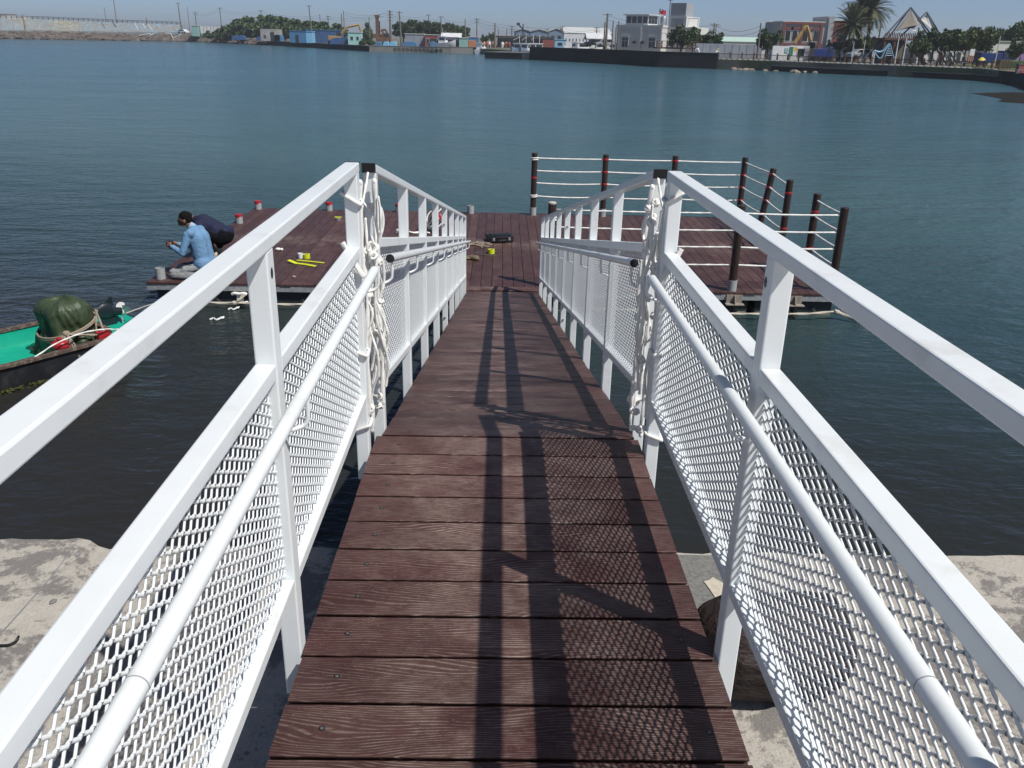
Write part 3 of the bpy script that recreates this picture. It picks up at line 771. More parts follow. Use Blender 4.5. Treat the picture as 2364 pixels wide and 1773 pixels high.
b = MB(); b.obox((0, 0, .065), (.14, .035, .022)); b.build('brush', 'neon_yellow', t, bevel=.004)
# coil of mooring rope beside the gangway foot
t = thing('rope_coil', 'coil of pale rope with a red float heaped behind the gangway railing', 'rope coil', tuple(onto(1000, 537)+V(.05, .1, 0)))
for k in range(7):
    b = MB(); rn = random.Random(k); pts = [V((.20-.012*k)*math.cos(a)*(1+.08*math.sin(3*a+k)), .13*math.sin(a)+.02*k-.06, .25+.21*math.sin(a+.4*k)*.9+.02) for a in [2*math.pi*j/20 for j in range(20)]]
    b.tube(pts, .014, 8, closed=True); b.build('loop', 'rope_white' if k % 2 else 'hose_grey', t, smooth=180)
b = MB(); b.ball((.08, -.04, .28), (.09, .09, .12), 14, 10); b.build('float', 'red_tape', t, smooth=180)
b = MB(); c = onto(950, 540); rope(b, [c+V(-.3,.0,.02), c+V(-.1,.06,.03), c+V(.05,0,.02), c+V(.2,.05,.03), c+V(.35,.0,.02)], .02, 8)
b.ball(c+V(-.22,.02,.05), (.09,.06,.05), 10, 6)
tag(b.build('rope_end', 'rope_white', smooth=180), 'short heap of white rope on the dock behind the gangway railing', 'rope')
# litter afloat
mat('plastic_white', (.8,.8,.82), .4)
for (px, py, lab, s) in ((680, 1268, 'crumpled white plastic scrap floating before the dock', 1.0), (845, 1168, 'white plastic scrap floating right under the dock edge', .8)):
    c = gz(340+px/4.254, 440+py/4.254, .01); b = MB()
    b.tube(smoothpath([c+V(-.10*s,0,.0), c+V(-.05*s,.03,.012), c+V(.0,-.02,.006), c+V(.06*s,.02,.02), c+V(.1*s,.05,.03)], 4), [.012]*17 if False else .014*s, 6)
    b.ball(c+V(.07*s,.03,.02), (.035*s,.03*s,.02*s), 8, 5)
    tag(b.build('plastic_scrap', 'plastic_white', smooth=60), lab, 'litter')

# ------------------------------------------------------------------ rope net bundles at the joint of the railings
def net_bundle(side, label, seed):
    rn = random.Random(seed)
    xin = -.497 if side < 0 else .595
    t = thing('rope_net', label, 'rope net', (0, 0, 0))
    s = -side            # towards the deck
    y0, y1 = 3.185, 3.355
    ym = (y0+y1)/2
    zt, zb = dz(3.2)+1.06, dz(3.2)-.04
    def hang(x, y, za, zb_, wob, r, nm='rope', k=9):
        b = MB(); pts = []
        for i in range(k+1):
            q_ = i/k; pts.append(V(x+wob*mnoise.noise(V(q_*3.1, seed, x*50+y*9)), y+wob*mnoise.noise(V(q_*2.7, seed+9, y*40+x*7)), za+(zb_-za)*q_))
        rope(b, pts, r); b.ball(pts[0], (r*1.12, r*1.12, r*1.3), 8, 6); b.ball(pts[-1], (r*1.12, r*1.12, r*1.4), 8, 6); return b.build(nm, 'rope_white', t, smooth=180)
    # thick border ropes
    hang(xin+side*.02, y0+.010, zt, zb+.18, .014, .0095)
    hang(xin+s*.012, y1+.000, zt-.02, zb+.16, .014, .0095)
    hang(xin+side*.028, ym, zt-.10, zb+.06, .024, .0085)
    # thin net cords with knots
    for k in range(9):
        x = xin+rn.uniform(-.026, .020)*1+s*.004; y = rn.uniform(y0+.005, y1); za = zt-rn.uniform(.05, .32); zb_ = za-rn.uniform(.35, .8)
        hang(x, y, za, max(zb+.02, zb_), .042, rn.uniform(.0038, .0060), 'cord', 11)
    for k in range(26):
        c = V(xin+rn.uniform(-.02, .03)*s, rn.uniform(y0, y1+.03), rn.uniform(zb+.1, zt-.05))
        b = MB(); R1 = rn.uniform(.009, .017)
        for q_ in range(3):
            ax_ = V(rn.uniform(-1,1), rn.uniform(-1,1), rn.uniform(-1,1)).normalized(); u_ = ax_.orthogonal().normalized(); w_ = ax_.cross(u_)
            b.tube([c+(u_*math.cos(a)+w_*math.sin(a))*R1 for a in [2*math.pi*j/12 for j in range(12)]], .0055, 7, closed=True)
        b.build('knot', 'rope_white', t, smooth=180)
    # loops round the posts
    xa, xb = PL if side < 0 else PR
    def loop(yc, dy, z, tilt, r=.0068):
        b = MB(); pts = []
        pa = [(xa-.008, yc-dy), (xb+.008, yc-dy), (xb+.008, yc+dy), (xa-.008, yc+dy)]
        for k in range(4):
            p, q_ = pa[k], pa[(k+1) % 4]
            for j in range(5): w_ = j/5; pts.append(V(p[0]+(q_[0]-p[0])*w_, p[1]+(q_[1]-p[1])*w_, z+tilt*((p[0]+(q_[0]-p[0])*w_)-xa)/(xb-xa)*side))
        b.tube(pts, r, 8, closed=True); b.build('lashing', 'rope_white', t, smooth=180)
    loop(3.140, .036, zt-.03, .03); loop(3.140, .036, zt-.62, .02); loop(3.140, .036, zb+.14, -.02)
    loop(3.412, .036, zt-.08, .05); loop(3.412, .036, zb+.30, .03)
    # slack bights hanging over the deck side
    for k in range(4):
        z = zt-.16-.21*k; y = y1+rn.uniform(-.05, .03); rr = rn.uniform(.018, .034)
        b = MB(); o_ = rn.uniform(-.01, .02)
        pts = [V(xin+s*o_, y-.03, z+rr*2.2), V(xin+s*(o_+.02), y, z+rr*1.2), V(xin+s*(o_+.026), y+.012, z-rr), V(xin+s*(o_+.018), y, z-rr*2.6), V(xin+s*(o_+.004), y-.03, z-rr*1.4), V(xin+s*o_, y-.03, z+rr)]
        rope(b, pts, rn.uniform(.005, .0068)); b.build('bight', 'rope_white', t, smooth=180)
    # diagonal net cords stretched between the two railings
    for k in range(6):
        za = zt-.12-.13*k; b = MB()
        d = -.16 if k % 2 else .14
        rope(b, [V(xin-s*.03, 3.172, za), V(xin-s*.02, ym, za+d*.5-.02), V(xin-s*.014, 3.388, za+d)], .0048, 6, n=7); b.build('cord', 'rope_white', t, smooth=180)
    b = MB()   # tail crossing in front of the near post
    rope(b, [V(xb+.01 if side < 0 else xa-.01, 3.10, zt-.33), V((xa+xb)/2, 3.092, zt-.27), V(xa-.01 if side < 0 else xb+.01, 3.095, zt-.20)], .0095, 8); b.build('rope', 'rope_white', t, smooth=180)
    return t
net_bundle(-1, 'white knotted rope net bunched in the railing gap on the boat side', 3)
net_bundle(1, 'white knotted rope net bunched in the railing gap on the log side', 11)

# ------------------------------------------------------------------ people
mat('skin_brown', (.20, .098, .062), .55, var=.08, scale=12)
mat('hair_black', (.007, .006, .006), .9, spec=.15, var=.3, scale=60, bmp=.6, bscale=200)
mat('shirt_blue', (.135, .265, .43), .8, var=.08, scale=9, bmp=.35, bscale=9, bdist=.02, stretch=(1, 1, .35))
mat('shirt_navy', (.009, .013, .042), .85, var=.2, scale=9, bmp=.5, bscale=10, bdist=.03)
mat('trousers_black', (.0045, .005, .007), .9, spec=.15, var=.25, scale=9, bmp=.5, bscale=12, bdist=.03)
mat('trousers_camo', (.30, .31, .31), .85, var=.2, scale=8, bmp=.8, bscale=11, bdist=.03, dirt=(.045, .05, .055), dscale=9, dlo=.50, dhi=.56, stretch=(.6, 1, 1.6))  # dark noise stripes: camouflage print and painted fold shade
mat('shoe_cream', (.62, .52, .38), .8, var=.15, scale=14, bmp=.5, bscale=20, bdist=.01)
mat('sole_dark', (.03,.028,.026), .8)
def person(label, bones, balls, tags, voxel=.011, seed=1):
    b = MB()
    for (p, q_, ra, rb, tg) in bones:
        p = Vector(p); q_ = Vector(q_); d = (q_-p).normalized(); path = []; rs = []
        for k in range(5): a = R(-90+k*22.5); path.append(p+d*ra*math.sin(a)); rs.append(max(.001, ra*math.cos(a)))
        for k in range(5): a = R(k*22.5); path.append(q_+d*rb*math.sin(a)); rs.append(max(.001, rb*math.cos(a)))
        b.tube(path, rs, 14)
    for (c, r_, tg) in balls: b.ball(c, r_, 18, 12)
    me = b.mesh('person_raw', 'skin_brown'); o = bpy.data.objects.new('person_raw', me); col.objects.link(o)
    m = o.modifiers.new('r', 'REMESH'); m.mode = 'VOXEL'; m.voxel_size = voxel; m.use_smooth_shade = True
    s = o.modifiers.new('s', 'SMOOTH'); s.factor = .5; s.iterations = 4
    dg = bpy.context.evaluated_depsgraph_get(); dg.update()
    me2 = bpy.data.meshes.new_from_object(o.evaluated_get(dg)); bpy.data.objects.remove(o)
    me2.materials.clear(); names = list(tags.keys())
    for k in names: me2.materials.append(MATS[tags[k]])
    nv = len(me2.vertices); co = np.empty(nv*3); me2.vertices.foreach_get('co', co)
    no = np.empty(nv*3); me2.vertices.foreach_get('normal', no); co = co.reshape(-1, 3); no = no.reshape(-1, 3)
    amp = np.array([.004*mnoise.noise(Vector(c)*16+V(seed, 0, 0))+.003*mnoise.noise(Vector(c)*38) for c in co.tolist()])
    me2.vertices.foreach_set('co', (co+no*amp[:, None]).ravel())
    nf = len(me2.polygons); C = np.empty(nf*3); me2.polygons.foreach_get('center', C); C = C.reshape(-1, 3)
    best = np.full(nf, 9.0); idx = np.zeros(nf, dtype=np.int32)
    for (p, q_, ra, rb, t_) in bones:
        p = np.array(p); ab = np.array(q_)-p; t = np.clip(((C-p)@ab)/max(1e-9, ab@ab), 0, 1)
        d = np.linalg.norm(C-(p+t[:, None]*ab), axis=1)-(ra+(rb-ra)*t); k = d < best; best[k] = d[k]; idx[k] = names.index(t_)
    for (cc, r_, t_) in balls:
        rr = np.array(r_ if isinstance(r_, (tuple, list)) else (r_,)*3)
        d = (np.linalg.norm((C-np.array(cc))/rr, axis=1)-1)*rr.min(); k = d < best; best[k] = d[k]; idx[k] = names.index(t_)
    me2.polygons.foreach_set('material_index', idx)
    me2.shade_smooth(); me2.name = 'person'
    return tag(link('person', me2), label, 'person', None)
def hand(bones, wrist, d, palm_n, tg='skin', curl=.6):
    d = Vector(d).normalized(); n_ = Vector(palm_n).normalized(); s = d.cross(n_).normalized()
    k = Vector(wrist)+d*.085
    bones.append((wrist, tuple(Vector(wrist)+d*.03), .024, .03, tg)); bones.append((tuple(Vector(wrist)+d*.03-s*.018), tuple(k-s*.022), .02, .017, tg)); bones.append((tuple(Vector(wrist)+d*.03+s*.018), tuple(k+s*.022), .02, .017, tg))
    for i, (o_, l) in enumerate(((-.033, .062), (-.011, .075), (.011, .070), (.033, .055))):
        p0 = k+s*o_; p1 = p0+(d*math.cos(curl)+n_*math.sin(curl))*l*.5; p2 = p1+(d*math.cos(curl*2.2)+n_*math.sin(curl*2.2))*l*.5
        bones.append((tuple(p0), tuple(p1), .0095, .009, tg)); bones.append((tuple(p1), tuple(p2), .009, .0078, tg))
    p0 = Vector(wrist)+d*.035-s*.032; p1 = p0+(d*.5-s*.5+n_*.6).normalized()*.035; p2 = p1+(d*.8+n_*.5).normalized()*.03
    bones.append((tuple(p0), tuple(p1), .012, .0105, tg)); bones.append((tuple(p1), tuple(p2), .0105, .009, tg))

# man kneeling on his heels, back to the ramp
B1 = []; P1 = V(-4.60, 13.05, .625)
B1 += [((-4.57, 12.99, .545), (-4.55, 13.15, .545), .125, .125, 'trousers'),
       ((-4.575, 13.00, .66), (-4.63, 13.02, .98), .125, .135, 'shirt'), ((-4.55, 13.14, .66), (-4.60, 13.14, .98), .125, .130, 'shirt'),
       ((-4.68, 12.93, 1.07), (-4.63, 13.22, 1.07), .078, .078, 'shirt'), ((-4.625, 13.06, .98), (-4.675, 13.07, 1.10), .125, .092, 'shirt'),
       ((-4.56, 12.98, .60), (-4.54, 13.15, .60), .142, .142, 'shirt'),
       ((-4.69, 13.07, 1.12), (-4.755, 13.085, 1.21), .056, .055, 'skin'), ((-4.685, 13.07, 1.150), (-4.70, 13.075, 1.158), .060, .057, 'collar'),
       ((-4.72, 12.91, 1.05), (-4.80, 12.84, .785), .064, .052, 'shirt'), ((-4.80, 12.84, .785), (-4.96, 12.90, .868), .050, .036, 'shirt'),
       ((-4.66, 13.23, 1.05), (-4.74, 13.30, .79), .064, .052, 'shirt'), ((-4.74, 13.30, .79), (-4.95, 13.14, .86), .050, .036, 'shirt'),
       ((-4.62, 12.93, .53), (-5.00, 12.92, .455), .088, .078, 'trousers'), ((-4.99, 12.90, .435), (-4.60, 12.86, .43), .066, .058, 'trousers'),
       ((-4.60, 13.18, .53), (-4.99, 13.25, .455), .088, .078, 'trousers'), ((-4.99, 13.25, .435), (-4.58, 13.22, .43), .066, .058, 'trousers'),
       ((-4.57, 12.88, .425), (-4.42, 12.90, .415), .045, .036, 'shoe'), ((-4.56, 13.22, .425), (-4.40, 13.2, .415), .045, .036, 'shoe')]
hand(B1, (-4.975, 12.905, .875), (-.8, .35, .25), (.2, .8, -.2))
hand(B1, (-4.965, 13.13, .865), (-.85, -.35, .2), (.2, -.8, -.2))
balls1 = [((-4.80, 13.095, 1.262), (.098, .082, .105), 'skin'), ((-4.785, 13.095, 1.292), (.100, .089, .090), 'hair'), ((-4.755, 13.09, 1.265), (.075, .082, .085), 'hair'),
          ((-4.86, 13.105, 1.205), (.055, .055, .06), 'skin'), ((-4.905, 13.11, 1.225), (.018, .014, .02), 'skin'),
          ((-4.78, 13.008, 1.238), (.022, .012, .030), 'skin'), ((-4.79, 13.180, 1.238), (.022, .012, .030), 'skin'),
          ((-4.893, 13.08, 1.252), (.008, .012, .008), 'hair'), ((-4.893, 13.135, 1.252), (.008, .012, .008), 'hair')]
mat('collar_white', (.34, .46, .60), .8)
person('man kneeling on the dock in a light blue shirt and grey camouflage trousers', B1, balls1,
       dict(skin='skin_brown', hair='hair_black', shirt='shirt_blue', trousers='trousers_camo', shoe='sole_dark', collar='collar_white'), voxel=.0095)
b = MB(); b.obox((-5.045, 13.02, .905), (.10, .15, .05), Matrix.Rotation(.3, 3, 'Z')); b.obox((-5.04, 13.03, .86), (.04, .045, .10))
tag(b.build('hand_tool', 'black_plastic', bevel=.008, smooth=40), 'small dark power tool held by the man in the blue shirt', 'tool')
# man squatting behind him
B2 = [((-4.685, 14.34, .70), (-4.665, 14.52, .70), .135, .135, 'trousers'), ((-4.655, 14.36, .72), (-4.655, 14.50, .72), .145, .145, 'trousers'),
      ((-4.715, 14.43, .78), (-4.975, 14.43, .93), .150, .150, 'shirt'), ((-5.005, 14.27, .92), (-5.005, 14.58, .92), .090, .090, 'shirt'), ((-4.775, 14.36, .82), (-4.775, 14.5, .82), .13, .13, 'shirt'),
      ((-4.975, 14.43, .94), (-5.085, 14.43, .97), .125, .085, 'shirt'), ((-5.085, 14.43, .975), (-5.185, 14.43, 1.0), .058, .056, 'skin'),
      ((-5.035, 14.25, .90), (-5.125, 14.20, .64), .062, .05, 'shirt'), ((-5.125, 14.20, .64), (-5.325, 14.30, .56), .048, .034, 'skin'),
      ((-5.035, 14.61, .90), (-5.135, 14.66, .64), .062, .05, 'shirt'), ((-5.135, 14.66, .64), (-5.335, 14.52, .56), .048, .034, 'skin'),
      ((-4.695, 14.32, .69), (-4.965, 14.24, .80), .112, .080, 'trousers'), ((-4.965, 14.24, .79), (-4.800, 14.25, .50), .076, .052, 'trousers'),
      ((-4.695, 14.54, .69), (-4.965, 14.62, .80), .112, .080, 'trousers'), ((-4.965, 14.62, .79), (-4.800, 14.60, .50), .076, .052, 'trousers'),
      ((-4.790, 14.25, .445), (-4.810, 14.25, .43), .05, .052, 'shoe'), ((-4.810, 14.25, .425), (-4.985, 14.23, .41), .058, .044, 'shoe'),
      ((-4.790, 14.60, .445), (-4.810, 14.60, .43), .05, .052, 'shoe'), ((-4.810, 14.60, .425), (-4.985, 14.62, .41), .058, .044, 'shoe'),
      ((-4.625, 14.36, .80), (-4.585, 14.48, .80), .085, .085, 'belt')]
hand(B2, (-5.335, 14.30, .555), (-.85, .25, -.3), (.2, .3, -.8)); hand(B2, (-5.345, 14.52, .555), (-.85, -.25, -.3), (.2, -.3, -.8))
balls2 = [((-5.255, 14.43, 1.0), (.10, .082, .10), 'skin'), ((-5.255, 14.43, 1.03), (.102, .088, .085), 'hair'), ((-5.335, 14.43, .955), (.05, .05, .055), 'skin'),
          ((-5.375, 14.43, .975), (.018, .014, .018), 'skin'), ((-5.245, 14.345, .985), (.02, .012, .03), 'skin'), ((-5.245, 14.515, .985), (.02, .012, .03), 'skin')]
mat('belt_blue', (.03, .16, .26), .6)
person('man squatting on the dock in navy shirt, black trousers and cream shoes', B2, balls2,
       dict(skin='skin_brown', hair='hair_black', shirt='shirt_navy', trousers='trousers_black', shoe='shoe_cream', belt='shirt_navy'), voxel=.0095, seed=5)

# ------------------------------------------------------------------ moored boat
mat('hull_black', (.020, .021, .026), .55, var=.4, scale=5, bmp=.3, bscale=14, dirt=(.06, .06, .055), dscale=5)
mat('boat_green', (.0, .36, .24), .55, var=.08, scale=6, dirt=(.0, .16, .11), dscale=12, dlo=.6, dhi=.75)
mat('gunwale_wood', (.085, .062, .05), .85, var=.35, scale=18, bmp=.6, bscale=40, bdist=.006, dirt=(.20, .15, .115), dscale=14, dlo=.52, dhi=.62)
mat('weed', (.050, .055, .008), .9, var=.5, scale=30, bmp=1, bscale=60, bdist=.02)
d_ = V(.62, .785, 0).normalized(); n_ = V(-d_.y, d_.x, 0)
O = V(-4.80, 10.24, 0)         # near gunwale at the stern
def BP(a, c, z): return O+d_*a+n_*c+V(0, 0, z)
boat = thing('moored_boat', 'small dark hulled boat with turquoise interior moored by the quay', 'boat', (0, 0, 0))
st = [(-7.5, .40, .97, .62), (-6.2, .12, 1.25, .50), (-4.5, 0.02, 1.35, .40), (-2.5, 0, 1.37, .33), (-1.2, 0, 1.37, .30), (-.35, .02, 1.35, .30), (.12, .06, 1.31, .30)]
b = MB(); prof = []
for (a, c0, c1, zg) in st:
    fl = .10
    prof.append([BP(a, c0, zg), BP(a, c0+fl*.3, .05), BP(a, c0+fl*1.4, -.18), BP(a, (c0+c1)/2, -.24), BP(a, c1-fl*1.4, -.18), BP(a, c1-fl*.3, .05), BP(a, c1, zg)])
k = 7; vs_ = [p for r_ in prof for p in r_]; fs = []
for i in range(len(st)-1):
    for j in range(k-1): fs.append((i*k+j, i*k+j+1, (i+1)*k+j+1, (i+1)*k+j))
fs.append(tuple(range(k))); fs.append(tuple((len(st)-1)*k+j for j in range(k)))
b.add(vs_, fs); b.build('hull', 'hull_black', boat, smooth=40)
# inner lining, ribbed
b = MB(); vs_ = []; m = 120; kk = 7
for i in range(m+1):
    a = -7.2+7.25*i/m
    # interpolate stations
    for q_ in range(len(st)-1):
        if st[q_][0] <= a <= st[q_+1][0]:
            t = (a-st[q_][0])/(st[q_+1][0]-st[q_][0]); c0, c1, zg = [st[q_][w_]+(st[q_+1][w_]-st[q_][w_])*t for w_ in (1, 2, 3)]
    rib = .012 if i % 2 else 0
    vs_ += [BP(a, c0+.045, zg-.004), BP(a, c0+.05+rib, .13), BP(a, c0+.07+rib, .085), BP(a, (c0+c1)/2, .08), BP(a, c1-.07-rib, .085), BP(a, c1-.05-rib, .13), BP(a, c1-.045, zg-.004)]
fs = []
for i in range(m):
    for j in range(6): fs.append((i*7+j, i*7+j+1, i*7+8+j, i*7+7+j))
b.add(vs_, fs); li = b.build('lining', 'boat_green', boat, smooth=25)
sl = MB(); sl.box(-.5, .5, -.03, .03, 0, .022); slm = sl.mesh('floor_slat', 'boat_green', bevel=.004)
ang = math.atan2(d_.y, d_.x)
for i in range(16):
    for c0 in (.12, ):
        o = link('floor_slat', slm, boat, BP(-1.75, .14+i*.073, .086), (0, 0, ang)); o.scale = (2.2, 1, 1)
b = MB()
for side in (0, 1):
    ring = []
    for (a, c0, c1, zg) in st:
        c = c0 if side == 0 else c1; s = 1 if side == 0 else -1
        ring.append([BP(a, c-s*.03, zg+.001), BP(a, c+s*.06, zg+.001), BP(a, c+s*.06, zg+.035), BP(a, c-s*.03, zg+.035)])
    vs_ = [p for r_ in ring for p in r_]; fs = []
    for i in range(len(st)-1):
        for j in range(4): fs.append((i*4+j, i*4+(j+1) % 4, i*4+4+(j+1) % 4, i*4+4+j))
    fs += [(3,2,1,0), tuple((len(st)-1)*4+j for j in range(4))]
    gb = MB(); gb.add(vs_, fs); gb.build('gunwale', 'gunwale_wood', boat)
b = MB(); b.add([BP(.02, .07, .31), BP(.5, .12, .31), BP(.62, .3, .31), BP(.62, 1.0, .31), BP(.5, 1.22, .31), BP(.02, 1.3, .31)], [(0,1,2,3,4,5)]); tb = [Vector(p) for p in b.v]
b = MB(); b.prism(tb, (0, 0, -.06)); b.build('stern_platform', 'boat_green', boat, bevel=.008)
b = MB(); b.obox(BP(-.02, .69, .36), (.07, 1.2, .16), Matrix.Rotation(ang, 3, 'Z')); b.build('transom', 'gunwale_wood', boat, bevel=.006)
wd = MB()
rn = random.Random(2)
for i in range(500):
    a = rn.uniform(-5.5, .0); s = rn.uniform(.008, .03)
    wd.ball(BP(a, .02+rn.uniform(-.03, .03), rn.uniform(-.01, .035)), (s, s, s*.7), 5, 3)
stuff(wd.build('weed_fringe', 'weed', boat, smooth=180))
# tarpaulin over the outboard
mat('tarp_green', (.042, .064, .030), .5, var=.18, scale=5, bmp=.5, bscale=9, bdist=.03)
b = MB(); tcx = BP(-.34, .50, 0); rings = 20; seg = 64
prof = [(z, ra*.80, rb*.88) for (z, ra, rb) in ((0, .46, .53), (.06, .45, .51), (.2, .42, .47), (.35, .39, .44), (.5, .37, .42), (.62, .36, .41), (.70, .37, .40), (.77, .345, .38), (.83, .29, .32), (.875, .19, .22), (.895, .02, .03))]
Hh = .72; vs_ = []
PR2 = []
for i in range(len(prof)-1):
    for q_ in range(3): t = q_/3; PR2.append(tuple(prof[i][w_]+(prof[i+1][w_]-prof[i][w_])*t for w_ in range(3)))
PR2.append(prof[-1]); prof = PR2; seg = 110
for (z, ra, rb) in prof:
    for j in range(seg):
        a = 2*math.pi*j/seg; zz = z/.895; ca, sa = math.cos(a), math.sin(a)
        # squarish plan with drapes that gather under the lashing
        sq = .45+.55/max(abs(ca)**4+abs(sa)**4, 1e-6)**.25*.95
        gather = math.exp(-((z-.44)/.10)**2)
        rid = abs(mnoise.noise(V(ca*2.3, sa*2.3, z*1.6)))*(.30-.16*zz)+abs(mnoise.noise(V(ca*4+z*2, sa*4, z*3.2+3)))*.13
        fold = sq*(1.06-rid*(.55+.45*(1-zz))-.10*gather+.10*(1-zz)**2*math.sin(a*5+2))
        val = (1-abs(math.sin(a*4.5+3*mnoise.noise(V(ca, sa, z*.8)))))**4*.13+(1-abs(math.sin(a*2.5+z*4+2)))**6*.10
        fold *= 1-val*(1-.35*zz)
        lift = (.02+.16*max(0, mnoise.noise(V(ca*2, sa*2, 9)))) if z == 0 else 0
        vs_.append(tcx+d_*(ra*fold*ca)+n_*(rb*fold*sa)+V(0, 0, .10+lift+zz*Hh+.07*mnoise.noise(V(ca*1.6, sa*1.6, 2+z))*zz))
fs = []
for i in range(len(prof)-1):
    for j in range(seg): fs.append((i*seg+j, i*seg+(j+1) % seg, (i+1)*seg+(j+1) % seg, (i+1)*seg+j))
fs.append(tuple((len(prof)-1)*seg+j for j in range(seg)))
b.add(vs_, fs)
tarp = tag(b.build('tarpaulin', 'tarp_green', smooth=180), 'dark green tarpaulin bundled over the boat motor and tied with rope', 'tarpaulin')
for a in (3.7, 4.4, 5.2, 5.8):
    q_ = MB(); p = tcx+d_*(.43*math.cos(a)*1.06)+n_*(.50*math.sin(a)*1.06)+V(0,0,.22)
    q_.lathe([(.008, 0), (.015, 0), (.015, .004), (.008, .004)], 12, p, M=V(0,0,1).rotation_difference((p-tcx-V(0,0,.22)).normalized()).to_matrix()); q_.build('eyelet', 'steel', tarp)
b = MB(); 
for (off, ph) in ((0, 0), (.022, .3)):
    pts = []
    for j in range(41):
        a = 2*math.pi*j/40+ph; pts.append(tcx+d_*(.325*math.cos(a))+n_*(.405*math.sin(a))+V(0, 0, .46+off+.10*math.cos(a+.3)))
    b.tube(pts, .0125, 7)
p1 = tcx+d_*.27+n_*-.25+V(0,0,.66)
for (q1, q2, q3) in ((V(0,0,.0), V(.10,-.10,-.2), V(.16,-.16,-.45)), (V(.02,0,.0), V(.02,-.10,-.22), V(.05,-.14,-.5))):
    rope(b, [p1+q1, p1+q2, p1+q3], .012, 6)
kn = tcx+d_*-.18+n_*-.36+V(0,0,.48)
for k in range(3): rope(b, [kn, kn+V(.05*k-.06,-.04,-.05), kn+V(.07*k-.05,-.05,-.16), kn+V(.05*k,-.05,-.12), kn+V(.03,-.03,-.01)], .012, 6)
b.ball(kn, (.05,.04,.04), 10, 6)
rope(b, [kn+V(.03,-.02,0), tcx+d_*.05+n_*-.42+V(0,0,.42), tcx+d_*.3+n_*-.42+V(0,0,.36), BP(.08, .05, .36)], .013, 8)
rope(b, [kn+V(-.02,-.02,-.02), kn+V(-.12,-.06,-.15), kn+V(-.17,-.06,-.30)], .014, 6)
tag(b.build('lashing_rope', 'rope_tan', smooth=180), 'tan rope lashed round the green tarpaulin on the boat', 'rope')
b = MB(); rope(b, [BP(-3.0, .4, .12), BP(-1.7, .22, .13), BP(-1.05, .06, .30), BP(-.72, .0, .44), BP(-.40, -.03, .50), BP(-.1, .02, .46), BP(.15, .12, .38), BP(.6, .3, .34)], .0085, 12)
tag(b.build('mooring_line', 'rope_white', smooth=180), 'thin pale mooring line running across the boat and tarpaulin', 'rope')
b = MB(); b.tube(smoothpath([at(292, 723, 10.75), at(330, 709, 11.3), at(390, 690, 12.6)], 6), .008, 6)
tag(b.build('dock_line', 'rope_old', smooth=60), 'thin line stretched from the boat stern toward the dock', 'rope')
# red fuel float under the tarpaulin
mat('red_plastic', (.36, .016, .022), .4, var=.1)
b = MB(); b.ball(BP(-.62, .13, .36), (.11, .085, .075), 18, 12); b.lathe([(.03, 0), (.03, .03), (.02, .035)], 10, BP(-.62, .13, .43))
tag(b.build('fuel_float', 'red_plastic', smooth=180), 'round red float wedged under the tarpaulin edge at the gunwale', 'float')
b = MB(); b.obox(BP(-.10, .10, .36), (.16, .10, .12), Matrix.Rotation(ang, 3, 'Z'))
tag(b.build('fuel_can', 'red_plastic', bevel=.015, smooth=40), 'red can half hidden beneath the tarpaulin near the transom', 'can')
# outboard tilted up
mat('outboard_paint', (.010, .018, .024), .4, var=.1, scale=8)
mat('propeller_white', (.74, .73, .70), .45)
prop = at(279, 718, 10.92); base = tcx+d_*.12+n_*.10+V(0,0,.58)
od = (prop-base); odn = od.normalized(); up = V(0,0,1); sd_ = odn.cross(up).normalized(); upn = sd_.cross(odn)
ob = thing('outboard_motor', 'dark outboard leg tilted out of the water with white propeller', 'outboard motor', tuple(base))
def OP(a, s_, u_): return odn*a+sd_*s_+upn*u_
Lo = od.length
b = MB()
sec = [(0, .07, .10), (.3*Lo, .065, .085), (.52*Lo, .055, .075), (.60*Lo, .05, .12), (.72*Lo, .045, .13), (.80*Lo, .05, .105)]
vs_ = []; fs = []
for (a, hw, hh) in sec:
    for j in range(14):
        th = 2*math.pi*j/14; vs_.append(OP(a, hw*math.cos(th), hh*math.sin(th)*(1 if math.sin(th) > 0 else .8)))
for i in range(len(sec)-1):
    for j in range(14): fs.append((i*14+j, i*14+(j+1) % 14, i*14+14+(j+1) % 14, i*14+14+j))
fs += [tuple(range(13, -1, -1)), tuple(len(vs_)-14+j for j in range(14))]
b.add(vs_, fs); b.build('leg', 'outboard_paint', ob, smooth=50)
b = MB(); b.prism([OP(.62*Lo, -.008, .09), OP(.76*Lo, -.008, .20), OP(.80*Lo, -.008, .20), OP(.84*Lo, -.008, .08)], OP(0, .016, 0)); 
b.prism([OP(.55*Lo, -.012, -.05), OP(.66*Lo, -.012, -.19), OP(.92*Lo, -.012, -.20), OP(.95*Lo, -.012, -.06)], OP(0, .024, 0)); b.build('skeg', 'outboard_paint', ob, bevel=.004)
b = MB(); b.tube([OP(.80*Lo, 0, 0), OP(.9*Lo, 0, 0), OP(1.0*Lo, 0, 0)], [.06, .055, .05], 16); b.build('gearcase', 'outboard_paint', ob, smooth=50)
b = MB(); b.tube([OP(1.0*Lo, 0, 0), OP(1.02*Lo, 0, 0), OP(1.10*Lo, 0, 0)], [.052, .052, .045], 16, True); hub = b.build('propeller_hub', 'propeller_white', ob, smooth=50)
